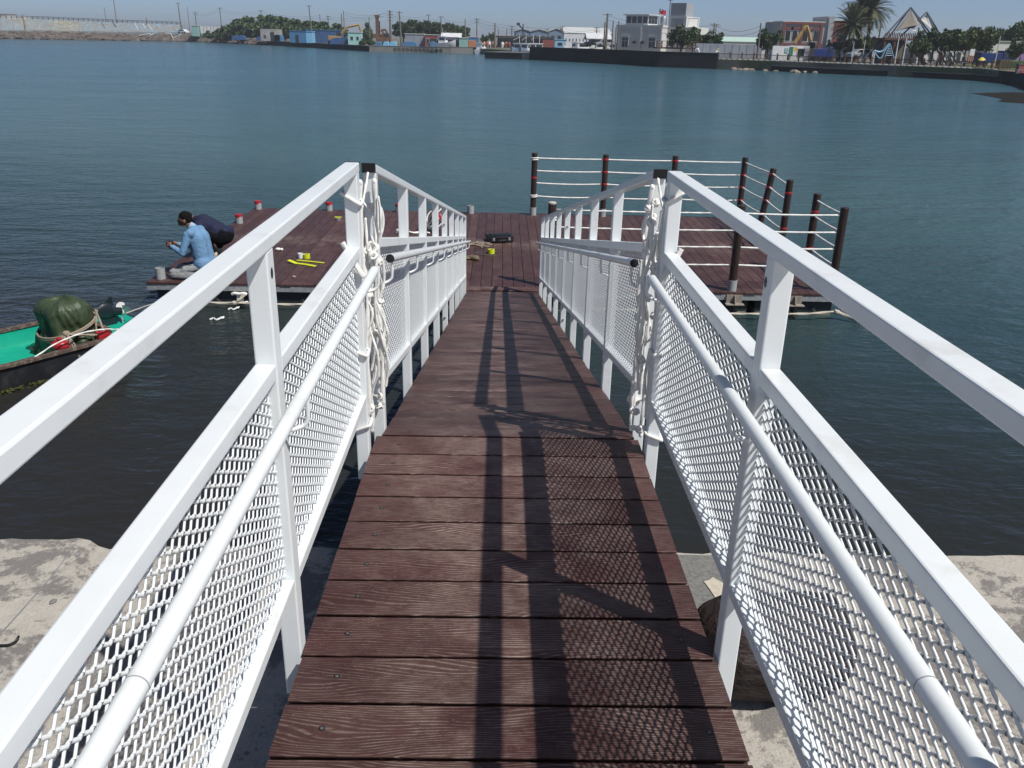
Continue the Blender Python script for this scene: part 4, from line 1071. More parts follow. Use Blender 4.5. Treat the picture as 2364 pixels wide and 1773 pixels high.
for k in range(3):
    th = 2*math.pi*k/3+.5; rd = sd_*math.cos(th)+upn*math.sin(th); tg_ = odn.cross(rd); b = MB(); vs_ = []
    for i in range(7):
        t = i/6; r_ = .04+.115*t; wd_ = .055*math.sin(math.pi*(.12+.80*t))+.008
        for s_ in (-1, 1): vs_.append(odn*(1.04*Lo)+rd*r_+(tg_*.8+odn*.6)*(s_*wd_)); 
    fs = [(i*2, i*2+1, i*2+3, i*2+2) for i in range(6)]
    b.add(vs_, fs); kk_ = len(vs_); b.add([Vector(p)+odn*.008 for p in vs_], [(i*2, i*2+2, i*2+3, i*2+1) for i in range(6)])
    b.build('blade', 'propeller_white', ob, smooth=60)

# ================================================================== far shore
SH = [(-700,330,2.3),(-300,315,2.3),(-171.8,317.6,2.3),(-150.9,336.5,2.3),(-129.6,342.1,2.2),(-112,345,2.0),(-78.8,307.7,1.4),(-57.1,273.2,1.3),(-33.6,231.7,1.3),(-13.3,233.5,1.3),(-6.5,236.1,1.3),
      (5.5,196,1.3),(6.5,182.5,1.5),(13.1,172.0,1.5),(21.9,159.4,1.5),(25.4,152.0,1.5),(34.3,146.5,1.5),(42.0,142.0,1.5),(48.5,135.6,1.5),(55.9,128.0,1.5),(62.6,120.0,1.5),(62.0,110.3,1.5),(56.5,94.5,1.5),(54.5,80,1.5),(62,62,1.5),(120,45,1.5),(700,40,1.5)]
mat('land_soil', (.17, .155, .125), .95, var=.25, scale=.25, dirt=(.07, .085, .035), dscale=.06, dlo=.5, dhi=.58)
lb = MB(); rows = [1.0038, 1.004, 1.03, 1.2, 2.0, 6.0, 14.0]; k = len(SH)
for r_, sc in enumerate(rows):
    for (x, y, z) in SH:
        if x < -100: f_ = sc+.017 if r_ < 2 else sc+.03
        else: f_ = sc
        lb.v.append((x*f_, y*f_, -.6 if r_ == 0 else z-.02))
for r_ in range(len(rows)-1):
    for i in range(k-1): lb.f.append((r_*k+i, r_*k+i+1, (r_+1)*k+i+1, (r_+1)*k+i)); lb.m.append(0)
struct(lb.build('ground', 'land_soil', smooth=40))

def wall(name, label, pts, z0, z1, th, m, cat='wall', cap=None, group=None):
    t = thing(name, label, cat, (pts[0][0], pts[0][1], 0), 0, group); o = V(pts[0][0], pts[0][1], 0)
    b = MB(); P = [V(p[0], p[1], 0) for p in pts]; nr = []
    for i in range(len(P)):
        d = (P[min(i+1, len(P)-1)]-P[max(i-1, 0)]).normalized(); nn = V(-d.y, d.x, 0); nr.append(nn if nn.dot(P[i]) > 0 else -nn)
    vs_ = []
    for p, q_ in zip(P, nr):
        vs_ += [p-o+V(0,0,z0), p-o+V(0,0,z1), p-o+q_*th+V(0,0,z1), p-o+q_*th+V(0,0,z0)]
    fs = []
    for i in range(len(P)-1):
        for j in range(4): fs.append((i*4+j, i*4+(j+1) % 4, i*4+4+(j+1) % 4, i*4+4+j))
    fs += [(3,2,1,0), tuple((len(P)-1)*4+j for j in range(4))]
    b.add(vs_, fs); b.build('body', m, t)
    if cap:
        b = MB(); vs_ = []
        for p, q_ in zip(P, nr): vs_ += [p-o-q_*.08+V(0,0,z1+.003), p-o-q_*.08+V(0,0,z1+cap), p-o+q_*(th+.05)+V(0,0,z1+cap), p-o+q_*(th+.05)+V(0,0,z1+.003)]
        b.add(vs_, fs); b.build('coping', 'far_concrete', t)
    return t
def W2(u, v): p = gz(u, v, 0); return (p.x, p.y)
wall('quay_wall', 'dark quay wall below the blue sheds and yellow excavator', [W2(545,100.5), W2(614,104), W2(665,107), W2(714,110), W2(722,110.5)], -1, 1.28, 1.2, 'dark_wall', cap=.12)
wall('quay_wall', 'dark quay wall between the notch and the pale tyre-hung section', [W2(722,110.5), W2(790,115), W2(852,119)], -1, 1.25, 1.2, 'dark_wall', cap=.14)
qt = wall('quay_wall', 'pale concrete quay wall hung with a row of black tyres', [W2(852.3,119), W2(950,121), W2(1040,123)], -1, 1.35, 1.2, 'far_concrete', cap=.1)
wall('quay_wall', 'short weathered grey quay end beside the small white boat', [W2(1040.5,123), W2(1102,124)], -1, 1.45, 1.2, 'far_concrete', cap=.1)
b = MB(); b.tube([V(.30*math.cos(a), 0, .30*math.sin(a)) for a in [2*math.pi*j/14 for j in range(14)]], .13, 8, closed=True); TY = b.mesh('tyre_fender', 'black_plastic', smooth=180)
for k in range(14):
    u = 913+k*9.6; v = 120.3+(u-913)/128*2.5; p = gz(u, v, 0)
    tag(link('tyre_fender', TY, None, (p.x, p.y-1.0, .62)), 'black tyre fender hanging on the pale quay wall', 'tyre', 'tyre fenders on the quay wall')
# low pier with pale end, tall sea wall, promenade
wall('pier', 'low dark pier with a pale end block in front of the tall sea wall', [W2(1119,134.7), W2(1205,137.4)], -1, 1.15, 9, 'dark_wall', 'pier', cap=.12)
wall('pier_end', 'pale concrete end block of the low pier', [W2(1205.3,137.4), W2(1221,138)], -1, 1.3, 7, 'far_concrete', 'block')
wall('sea_wall', 'tall dark sea wall in front of the white building', [W2(1222,138), W2(1321,143), W2(1450,150), W2(1517,155), W2(1654,159.6)], -1, 2.38, 1.1, 'dark_wall', cap=.05)
mat('kerb_grey2', (.17, .17, .165), .9, var=.2, scale=1.5)
PW = [W2(1655,159.6), W2(1779,164), W2(1914,170.6), W2(2067,177), W2(2247,186), W2(2300,191)]
PW2 = [(x*1.012, y*1.012) for (x, y) in PW]
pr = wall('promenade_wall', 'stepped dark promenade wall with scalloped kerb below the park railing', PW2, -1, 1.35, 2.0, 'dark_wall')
ppo = V(PW2[0][0], PW2[0][1], 0)
def along(pts, step, off=0.):
    out = []; acc = off
    for i in range(len(pts)-1):
        a = V(*pts[i], 0); c = V(*pts[i+1], 0); L_ = (c-a).length; d = (c-a)/L_
        while acc < L_: out.append((a+d*acc, d)); acc += step
        acc -= L_
    return out
# lower step with pale edge
def strip_part(pts, z0, z1, th, off, name, m, parent, org):
    b = MB(); P = [V(p[0], p[1], 0) for p in pts]; vs_ = []; fs = []
    for i in range(len(P)):
        d = (P[min(i+1, len(P)-1)]-P[max(i-1, 0)]).normalized(); nn = V(-d.y, d.x, 0); nn = nn if nn.dot(P[i]) > 0 else -nn
        p = P[i]-org+nn*off; vs_ += [p+V(0,0,z0), p+V(0,0,z1), p+nn*th+V(0,0,z1), p+nn*th+V(0,0,z0)]
    for i in range(len(P)-1):
        for j in range(4): fs.append((i*4+j, i*4+(j+1) % 4, i*4+4+(j+1) % 4, i*4+4+j))
    fs += [(3,2,1,0), tuple((len(P)-1)*4+j for j in range(4))]
    b.add(vs_, fs); return b.build(name, m, parent)
strip_part(PW[1:], -1, .72, 1.5, 0, 'lower_step', 'dark_wall', pr, ppo); strip_part(PW[1:], .722, .81, .45, -.05, 'step_edge', 'kerb_grey2', pr, ppo)
mat('kerb_grey', (.20, .21, .20), .9, var=.25, scale=1.5)
sc_ = MB(); sc_.lathe([(.02,-.02),(.42,0),(.46,.12),(.40,.26),(.2,.34),(.02,.36)], 10); SCM = sc_.mesh('kerb_stone', 'kerb_grey', smooth=180)
for (p, d) in along(PW2, .86): 
    o = link('kerb_stone', SCM, pr, (p-ppo)+V(0,0,1.35)); o.scale = (1, .8, .8)
# rocks at the foot of the promenade
mat('rock_pale', (.26, .225, .185), .9, var=.3, scale=1.2, bmp=.6, bscale=4, bdist=.1)
def rock_mesh(seed):
    b = MB(); b.ball((0,0,0), 1, 9, 6)
    for i, p in enumerate(b.v):
        p = Vector(p); b.v[i] = tuple(p*(1+.45*mnoise.noise(p*1.3+V(seed*7, 0, 0))))
    return b.mesh('rock', 'rock_pale', smooth=30)
RK = [rock_mesh(i) for i in range(4)]
for (u, v, s) in ((1692,161,.9),(1708,161.5,.6),(1722,162,.8),(1735,163,.7),(1750,161,.7),(1765,164,.55),(1790,165,.5),(1835,168,1.0),(1855,168,.6),(1880,169,.7)):
    p = gz(u, v, 0); o = link('rock', RK[int(u) % 4], None, (p.x, p.y-.3, .05)); o.scale = (s*.9, s*.6, s*.38); o.rotation_euler = (0,0,u)
    tag(o, 'pale rock at the waterline under the promenade wall', 'rock', 'rocks under the promenade wall')

# riprap of the left shore
rn = random.Random(9); rb = MB()
mat('riprap', (.115, .095, .082), .95, var=.55, scale=.5, bmp=.5, bscale=3, bdist=.1)
base_rocks = []
for sd in range(6):
    t_ = MB(); t_.ball((0,0,0), 1, 7, 5); base_rocks.append([Vector(p)*(1+.5*mnoise.noise(Vector(p)*1.4+V(sd*9, 3, 0))) for p in t_.v]); RF = t_.f
for k in range(1250):
    u = rn.uniform(-60, 616); f_ = rn.random()
    if u > 545 and rn.random() < .55: continue
    vb = 89.6+u*.0155 if u < 445 else 96.5+(u-445)*.047
    p = gz(u, vb, 0); p = p*(1+.021*f_); s = rn.uniform(.35, .95)*(1.1 if u < 445 else .85)
    M_ = Matrix.Rotation(rn.uniform(0, 6), 3, 'Z')
    q_ = base_rocks[k % 6]; hgt = (1.9 if u < 445 else 1.3)*f_
    rb.add([V(p.x, p.y, .1+hgt)+M_ @ V(c.x*s*1.25, c.y*s, c.z*s*.7) for c in q_], RF)
tag(stuff(rb.build('riprap', 'riprap', smooth=30)), 'bank of brown riprap boulders along the shore below the painted sea wall', 'rocks')

# painted breakwater wall
def mural():
    m, t, bs = nodes('mural')
    v = coords(t, (1,1,1), False)
    w_ = N(t, 'ShaderNodeMapping'); w_.inputs['Scale'].default_value = (.28, .28, .42); w_.inputs['Rotation'].default_value = (0, .5, 0); t.links.new(v, w_.inputs[0])
    f = noise_tex(t, w_.outputs[0], 4.5, 8, .8, .5); f2 = noise_tex(t, v, .035, 2, .5); f3 = noise_tex(t, v, .9, 8, .8)
    paint = ramp(t, f2, [(.30, (.14,.32,.48)), (.50, (.18,.36,.48)), (.57, (.40,.42,.28)), (.66, (.38,.36,.30)), (.74, (.18,.34,.42))])
    k1 = ramp(t, f, [(.51, (0,0,0)), (.57, (1,1,1))]); k2 = ramp(t, f, [(.62, (0,0,0)), (.66, (1,1,1))])
    base = ramp(t, f3, [(.3, (.17,.155,.14)), (.7, (.27,.25,.225))])
    a = N(t, 'ShaderNodeMix', data_type='RGBA'); t.links.new(k1, a.inputs[0]); t.links.new(base, a.inputs[6]); t.links.new(paint, a.inputs[7])
    c = N(t, 'ShaderNodeMix', data_type='RGBA'); t.links.new(k2, c.inputs[0]); t.links.new(a.outputs[2], c.inputs[6]); c.inputs[7].default_value = (.42,.44,.44,1)
    t.links.new(c.outputs[2], bs.inputs['Base Color']); bs.inputs['Roughness'].default_value = .9
mural()
bw = thing('breakwater_wall', 'long sloping concrete sea wall painted with a faded blue and yellow mural', 'wall', (0,0,0))
prf = []
for (u, vt, vb) in ((-320, 31, 62), (-100, 38.5, 66.5), (0, 42.5, 69), (110, 45.5, 70.3), (270, 52.5, 73), (350, 55, 73.5), (418, 57.5, 74)):
    Y = 336 if u < 0 else 336+u*.055
    a = at(u, vb, Y); c = at(u, vt, Y+3.5); prf.append((a, c))
vs_ = []
for (a, c) in prf: vs_ += [V(a.x, a.y, 1.6), a, c, c+V(0, 1.2, 0), V(c.x, c.y+1.2, 1.6)]
fs = []
for i in range(len(prf)-1):
    for j in range(5): fs.append((i*5+j, i*5+(j+1) % 5, i*5+5+(j+1) % 5, i*5+5+j))
fs += [(4,3,2,1,0), tuple((len(prf)-1)*5+j for j in range(5))]
b = MB(); b.add(vs_, fs); b.build('sloping_face', 'mural', bw)
mat('dark_metal', (.035, .03, .032), .6)
b = MB()
for i in range(len(prf)-1):
    a = prf[i][1]+V(0,.6,0); c = prf[i+1][1]+V(0,.6,0); L_ = (c-a).length; nn = int(L_/1.6)
    b.beam(a+V(0,0,.95), c+V(0,0,.95), .16, .16); b.beam(a+V(0,0,.5), c+V(0,0,.5), .10, .12)
    for k in range(nn): p = a.lerp(c, k/nn); b.beam(p, p+V(0,0,.95), .16, .16)
b.build('railing', 'dark_metal', bw)

# ------------------------------------------------------------------ box-built shore things
def Bx(u0, u1, vt, vb, Y, dep, zb=None):
    a = at(u0, (vt+vb)/2, Y); c = at(u1, (vt+vb)/2, Y); um = (u0+u1)/2
    zt = at(um, vt, Y).z; z0 = at(um, vb, Y).z if zb is None else zb
    return a.x, c.x, Y, Y+dep, z0, zt
def shed(name, label, u0, u1, vt, vb, Y, dep, m, roof=None, cat='shed', zb=None, windows=(), door=None, roofh=0, ribs=0, overhang=.15, rot=0, wm='win_dark'):
    x0, x1, y0, y1, z0, z1 = Bx(u0, u1, vt, vb, Y, dep, zb)
    t = thing(name, label, cat, ((x0+x1)/2, y0, z0), rot); w_ = x1-x0; h = z1-z0
    b = MB(); b.box(-w_/2, w_/2, 0, dep, 0, h); b.build('walls', m, t)
    if ribs:
        b = MB(); k = int(w_/ribs)
        for i in range(k+1): x = -w_/2+w_*i/k; b.box(x-.03, x+.03, -.05, -.003, .05, h-.05)
        b.build('ribs', m, t)
    if roof:
        b = MB()
        if roofh: b.prism([(-w_/2-overhang, -overhang, h+.003), (w_/2+overhang, -overhang, h+.003), (w_/2+overhang, dep/2, h+roofh), (-w_/2-overhang, dep/2, h+roofh)], (0, 0, .08)); b.prism([(-w_/2-overhang, dep+overhang, h+.003), (w_/2+overhang, dep+overhang, h+.003), (w_/2+overhang, dep/2+.001, h+roofh), (-w_/2-overhang, dep/2+.001, h+roofh)], (0, 0, .08))
        else: b.box(-w_/2-overhang, w_/2+overhang, -overhang, dep+overhang, h+.003, h+.16)
        b.build('roof', roof, t)
    for (fx, fz, fw, fh) in windows:
        b = MB(); x = -w_/2+fx*w_; z = fz*h; b.box(x-fw*w_/2, x+fw*w_/2, -.06, -.004, z, z+fh*h); o = b.build('window', 'trim_white', t)
        b = MB(); b.box(x-fw*w_*.42, x-.01*w_*fw, -.09, -.062, z+.06*h*fh, z+fh*h*.92); b.box(x+.01*w_*fw, x+fw*w_*.42, -.09, -.062, z+.06*h*fh, z+fh*h*.92); b.build('pane', wm, o)
    if door:
        fx, fw, fh = door; x = -w_/2+fx*w_; b = MB(); b.box(x-fw*w_/2, x+fw*w_/2, -.05, -.004, .02, fh*h); b.build('door', wm, t)
    return t
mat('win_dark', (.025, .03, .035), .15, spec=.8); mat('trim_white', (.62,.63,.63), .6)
mat('sheet_blue', (.07, .20, .36), .5, var=.12, scale=1); mat('sheet_blue2', (.05, .11, .25), .5, var=.15, scale=1); mat('sheet_sky', (.22, .48, .70), .5)
mat('sheet_white', (.66, .68, .68), .6, var=.08, scale=.8); mat('sheet_grey', (.26, .29, .34), .6, var=.15, scale=.6); mat('sheet_teal', (.26, .46, .42), .6); mat('roof_pale', (.60, .62, .60), .55, var=.08, scale=.5)
mat('roof_green', (.46, .62, .54), .55); mat('rust_red', (.25, .07, .06), .7); mat('wall_white', (.60, .60, .58), .8, var=.06, scale=.6); mat('wall_grey', (.33, .34, .36), .85, var=.08, scale=.6)
mat('concrete_old', (.34, .33, .31), .9, var=.25, scale=.7); mat('brown_red', (.17, .055, .05), .7); mat('yellow_machine', (.42, .26, .09), .5, var=.15, scale=2); mat('brown_machine', (.16, .085, .05), .7, var=.3, scale=2)
mat('pole_grey', (.16, .14, .12), .9, var=.2, scale=2); mat('orange', (.48, .19, .08), .6); mat('turq', (.34, .62, .57), .6)
# far-left: white panel fence, shelter, car, hut, sheds
t = thing('panel_fence', 'long white sheet fence behind the riprap and the parked white car', 'fence', (0,0,0))
for i in range(20):
    u0 = 446+i*8; u1 = u0+7.7
    a = at(u0, 66, 352-i*1.2); c = at(u1, 66, 352-i*1.2); zt = at(u0, 59.5+i*.33, 352).z; zb = 2.0
    b = MB(); b.box(a.x, c.x, a.y, a.y+.08, zb, zt); b.build('panel', 'sheet_white', t)
    b = MB(); b.box(a.x-.05, a.x+.05, a.y-.14, a.y-.002, zb, zt+.1); b.build('post', 'pole_grey', t)
shed('portable_cabin', 'teal portable cabin next to the white parked car', 443, 457, 59.5, 78, 348, 2.4, 'sheet_teal', 'roof_pale', 'cabin', zb=2.0)
def car(label, u, vb, Y, col_m, rz=0, L_=4.4, group=None, cat='car'):
    p = at(u, vb, Y); t = thing('parked_car', label, cat, (p.x, p.y, p.z), rz, group)
    b = MB(); pr_ = [(-L_/2, .35), (-L_/2, .85), (-L_*.42, .98), (-L_*.30, 1.02), (-L_*.2, 1.5), (L_*.22, 1.55), (L_*.42, 1.02), (L_*.5, .95), (L_*.5, .35)]
    b.prism([(x, -.85, z) for (x, z) in pr_], (0, 1.7, 0)); b.build('body', col_m, t, bevel=.06, smooth=40)
    b = MB(); b.prism([(-L_*.255, -.87, 1.05), (-L_*.18, -.87, 1.44), (L_*.20, -.87, 1.48), (L_*.36, -.87, 1.05)], (0, 1.74, 0)); b.build('windows', 'win_dark', t)
    for x in (-L_*.3, L_*.3):
        for y in (-.86, .86):
            b = MB(); b.lathe([(.32,-.1),(.32,.1)], 14, (x, y, .33), M=Matrix.Rotation(R(90), 3, 'X')); o = b.build('wheel', 'black_plastic', t, smooth=40)
    return t
mat('car_white', (.72,.73,.74), .25); mat('car_dark', (.02,.025,.035), .25); mat('car_silver', (.35,.37,.40), .3); mat('truck_blue', (.010,.030,.15), .35)
car('white car parked at the end of the painted sea wall', 424, 78, 344, 'car_white', 2.7)
shed('ruined_hut', 'roofless grey concrete hut beside the blue sheds', 601, 645, 67, 88, 300, 4, 'concrete_old', None, 'hut', zb=1.3, windows=((.24,.25,.12,.3),), door=(.62,.2,.75))
shed('blue_shed', 'bright blue metal shed with paler end on the far quay', 669, 706, 72, 97, 270, 4, 'sheet_blue', 'sheet_blue', 'shed', zb=1.3, ribs=.5, door=(.45,.2,.7))
shed('blue_shed_end', 'paler end face of the bright blue shed, set as its own block', 707, 721, 73, 96, 270.5, 4, 'sheet_sky', 'sheet_sky', 'cabin', zb=1.3)  # second face of the same shed, its lighter side put into the colour
shed('long_blue_shed', 'long low dark blue shed behind the yellow excavator', 706, 787, 70, 88, 282, 5, 'sheet_blue2', 'sheet_blue', 'shed', zb=1.3, ribs=1.0)
for (u0, u1, vt, vb, Y, m, lab) in ((534, 566, 81.5, 88, 318, 'sheet_blue2', 'dark blue covered stack on the bank by the white fence'), (590, 640, 83, 91, 306, 'sheet_blue2', 'long dark blue covered stack before the ruined hut'), (629, 652, 80, 90, 300, 'sheet_blue', 'bright blue tarpaulin heap between hut and shed'), (760, 812, 87, 97, 250, 'sheet_blue2', 'dark blue covered stack below the excavator'),
                          (866, 880, 96, 103, 236, 'sheet_blue', 'blue covered skiff first beside the dark bushes'), (884, 897, 96, 103, 236, 'sheet_sky', 'pale blue covered skiff on the tyre-hung quay'), (899, 915, 96, 104, 236, 'sheet_sky', 'pale blue skiff beside the leaning pole'), (926, 962, 96, 103, 236, 'sheet_blue', 'long blue covered skiff beyond the leaning pole'), (992, 1004, 96, 104, 237, 'sheet_blue', 'small blue crate before the white fishing boat')):
    x0, x1, y0, y1, z0, z1 = Bx(u0, u1, vt, vb, Y, 2.5, 1.3); b = MB(); w_ = x1-x0
    b.prism([(x0, y0, z0), (x1, y0, z0), (x1-.05*w_, y0, z0+(z1-z0)*.7), (x1-.2*w_, y0, z1), (x0+.3*w_, y0, z1*1.0), (x0+.06*w_, y0, z0+(z1-z0)*.75)], (0, 2.5, 0))
    tag(b.build('covered_stack', m, bevel=.05), lab, 'tarpaulin')
shed('turquoise_hut', 'small turquoise and white hut beside the excavator bucket', 803, 833, 75, 91, 246, 3, 'turq', 'roof_pale', 'hut', zb=1.3, windows=((.3,.4,.22,.3),(.75,.4,.2,.3)))
def excavator(label, body_u, body_v, Y, pts, m, name='excavator'):
    p = at(body_u, body_v, Y); zb = 1.35; t = thing(name, label, 'excavator', (p.x, p.y, zb))
    s = 1.0
    b = MB(); b.box(-1.9,1.5,-1.2,1.3,.95,2.1); b.build('body', m, t, bevel=.1); b = MB(); b.box(.4,1.6,-1.25,-.1,2.11,3.0); b.build('cab', 'win_dark', t, bevel=.08)
    for y in (-1.2, .7):
        b = MB(); b.prism([(-2.0,y,.15),(-1.7,y,0),(1.7,y,0),(2.0,y,.15),(2.0,y,.7),(1.7,y,.85),(-1.7,y,.85),(-2.0,y,.7)], (0,.5,0)); b.build('track', 'black_plastic', t)
    P = [at(u, v, Y)-V(p.x, p.y, zb) for (u, v) in pts]
    nm = ['boom', 'boom_tip', 'stick', 'stick_tip', 'bucket']
    for i in range(len(P)-1):
        b = MB(); b.tube([P[i], P[i].lerp(P[i+1], .5), P[i+1]], [.28 if i else .36, .34, .26], 6); b.build(nm[min(i, 4)], m, t)
    b = MB(); e = P[-1]; b.prism([e+V(-.5,-.4,.2), e+V(.5,-.4,.2), e+V(.35,-.4,-.6), e+V(-.4,-.4,-.5)], (0,.8,0)); b.build('bucket', 'brown_machine', t)
    return t
excavator('yellow excavator with arched boom beside the blue sheds', 775, 82, 252, [(785, 82), (800, 63), (829, 57), (833, 72), (835, 86)], 'yellow_machine')
excavator('rusty brown excavator with folded arm by the drilling mast', 885, 84, 256, [(892, 84), (880, 70), (890, 68), (897, 84)], 'brown_machine')
t = thing('drilling_rig', 'brown drilling rig with tall dark upright mast', 'rig', tuple(at(872, 88, 258)))
zt = at(869, 39, 258).z; z0 = at(872, 88, 258).z
b = MB(); b.box(-.45,.45,-.4,.4,0,zt-z0); b.build('mast', 'brown_machine', t); b = MB(); b.box(.5,.75,-.2,.2,0,(zt-z0)*.8); b.build('guide', 'dark_metal', t); b = MB(); b.box(-1.2,2.2,-1,1,.0,1.1); b.build('base', 'brown_machine', t)
b = MB(); b.box(-.7,.7,-.5,.5,zt-z0,zt-z0+.5); b.build('head', 'brown_machine', t)
shed('red_frame_shed', 'open red and white framed shed on the far quay', 981, 1016, 81, 95, 248, 4, 'rust_red', 'roof_pale', 'shed', zb=1.3, door=(.5,.5,.7), windows=((.2,.3,.2,.4),(.85,.3,.15,.4)))
shed('grey_shed', 'low grey sheet shed left of the red framed shed', 935, 979, 79, 92, 250, 4, 'sheet_grey', 'roof_pale', 'shed', zb=1.3)
shed('white_shelter', 'white roofed open shelter behind the white fishing boat', 1019, 1064, 86, 100, 246, 6, 'sheet_grey', 'sheet_white', 'shelter', zb=1.3, roofh=1.0, door=(.5,.7,.8))
shed('teal_shed', 'narrow teal sheet shed beside the white shelter', 1060, 1079, 88, 101, 244, 4, 'sheet_teal', 'roof_pale', 'shed', zb=1.3)
shed('blue_orange_shed', 'blue shed with orange goods stacked before it', 1080, 1104, 86, 100, 262, 4, 'sheet_blue', 'roof_pale', 'shed', zb=1.3)
b = MB(); x0, x1, y0, y1, z0, z1 = Bx(1081, 1098, 93.5, 100, 258, 1.5, 1.3); b.box(x0, x1, y0, y1, z0, z1); tag(b.build('orange_crates', 'orange', bevel=.1), 'orange stacked goods before the blue shed', 'goods')
def fboat(label, u, v, Y, L_, rz, hull='car_white', name='fishing_boat', group=None, z=0.0, cabin=True, mast=True):
    p = at(u, v, Y); t = thing(name, label, 'boat', (p.x, p.y, z), rz, group)
    b = MB(); st_ = [(-L_/2, .9, .15, 1.0), (-L_*.2, 1.15, .1, 1.0), (L_*.15, 1.15, .1, 1.15), (L_*.38, .7, .2, 1.5), (L_*.52, .05, .6, 1.9)]
    vs_ = []
    for (x, hw, zk, zg) in st_: vs_ += [V(x,-hw,zg), V(x,-hw*.75,.1), V(x,0,-.3), V(x,hw*.75,.1), V(x,hw,zg)]
    fs = []
    for i in range(4):
        for j in range(4): fs.append((i*5+j, i*5+j+1, i*5+6+j, i*5+5+j))
        fs.append((i*5, i*5+5, i*5+9, i*5+4))
    fs.append((0,1,2,3,4)); b.add(vs_, fs); b.build('hull', hull, t, smooth=40)
    if cabin:
        b = MB(); b.box(-L_*.25, L_*.08, -.75, .75, 1.0, 2.5); b.box(-L_*.29, L_*.12, -.9, .9, 2.51, 2.62); b.build('cabin', 'car_white', t); b = MB(); b.box(-L_*.2, L_*.05, -.78, .78, 1.7, 2.25); b.box(L_*.081, L_*.09, -.6, .6, 1.7, 2.25); b.build('windows', 'win_dark', t)
    if mast: b = MB(); b.beam((-L_*.1,0,2.6), (-L_*.1,0,4.6), .08, .08); b.beam((-L_*.1,0,3.9), (L_*.4,0,3.2), .05, .05); b.build('mast', 'car_white', t)
    return t
fboat('white fishing boat on the quay beside the teal shed', 1027, 100, 238, 6, -.4, z=1.35)
fboat('small white boat afloat at the end of the pale quay', 1110, 123.5, 236, 4.6, 1.2, mast=False)
mat('hull_blue', (.20,.27,.36), .5)
for i, (u, Y, rz, lab) in enumerate(((1196, 205, -1.9, 'blue-grey hulled fishing boat moored beside the low pier, bow toward the pier'), (1212, 203, -1.8, 'blue-grey hulled fishing boat moored next to the tall sea wall'), (1230, 212, -1.7, 'white fishing boat moored behind the blue-grey hulled boats'), (1245, 214, -1.6, 'white fishing boat moored before the red container'), (1330, 205, -2.4, 'white fishing boat behind the sea wall under the warehouses'), (1350, 200, .3, 'white motor boat behind the sea wall beside the white canopy'))):
    fboat(lab, u, 118, Y, 9 if i < 4 else 8, rz, 'hull_blue' if i < 2 else 'car_white', z=0.3 if i < 4 else .8)
wall('inner_quay', 'pale inner harbour quay with dark mooring posts behind the low pier', [(-6, 262), (40, 262)], -1, 1.35, 1, 'far_concrete')
for i in range(9):
    p = at(1113+i*8.5, 112, 260.5); b = MB(); b.box(-.22,.22,-.22,.22,-.4,2.0); o = b.build('mooring_post', 'dark_metal', loc=(p.x, p.y, 0)); tag(o, 'dark upright mooring post on the pale inner quay', 'post', 'mooring posts on the inner quay')
# warehouses
def warehouse(label, u0, u1, vr, ve, vb, Y, dep, m, roofm):
    x0, x1, y0, y1, z0, z1 = Bx(u0, u1, ve, vb, Y, dep, 1.3); zr = at((u0+u1)/2, vr, Y).z; w_ = x1-x0
    t = thing('warehouse', label, 'warehouse', ((x0+x1)/2, y0, z0)); h = z1-z0; hr = zr-z0
    b = MB(); b.prism([(-w_/2,0,0),(w_/2,0,0),(w_/2,0,h),(0,0,hr),(-w_/2,0,h)], (0,dep,0)); b.build('walls', m, t)
    for s in (-1, 1):
        b = MB(); b.prism([(0,-.3,hr+.03),(s*(w_/2+.3),-.3,h+.0),(s*(w_/2+.3),-.3,h+.12),(0,-.3,hr+.16)], (0,dep+.6,0)); b.build('roof', roofm, t)
    for fx in (-.22, .22):
        b = MB(); b.box(fx*w_-.5, fx*w_+.5, -.08, -.003, h*.5, h*.75); b.build('window', 'win_dark', t)
    return t
mat('wh_blue', (.17,.24,.33), .7, var=.06, scale=.4)
warehouse('blue-grey gabled warehouse beside the dark crane, first of the row', 1191, 1222, 67, 72, 92, 300, 45, 'wh_blue', 'roof_pale')
warehouse('blue-grey gabled warehouse in the middle of the row', 1223, 1266, 68, 74, 92, 300.5, 45, 'wh_blue', 'roof_pale')
warehouse('blue-grey gabled warehouse at the white building end of the row', 1267, 1301, 66, 73, 92, 301, 45, 'wh_blue', 'roof_pale')
shed('long_white_shed', 'long white factory shed with pale roof behind the warehouses', 1302, 1412, 77, 92, 305, 30, 'sheet_white', 'roof_pale', 'factory', zb=1.3, roofh=1.9, windows=[(x/14+.05,.45,.02,.2) for x in range(13)])
shed('roof_block', 'pale green ridge roof block above the warehouses', 1218, 1236, 62, 70, 340, 12, 'roof_green', None, 'building', zb=8)
shed('dark_canopy', 'long dark market canopy on the inner quay', 1144, 1280, 85, 88.5, 275, 8, 'pole_grey', 'pole_grey', 'canopy')
shed('market_stalls', 'row of stalls under the dark market canopy, its shade painted near-black', 1148, 1276, 88.6, 101, 279, 3, 'win_dark', None, 'stalls', zb=1.3)  # near-black box: shade under the canopy put into the stall colour
shed('red_container', 'dark red container on the inner quay', 1253, 1279.5, 92, 106, 255, 3, 'rust_red', None, 'container', zb=1.3, ribs=.6)
shed('sky_blue_kiosk', 'light blue kiosk beside the red container', 1280.5, 1306, 92, 104, 256, 3, 'sheet_sky', 'sheet_sky', 'kiosk', zb=1.3, windows=((.5,.4,.5,.35),))
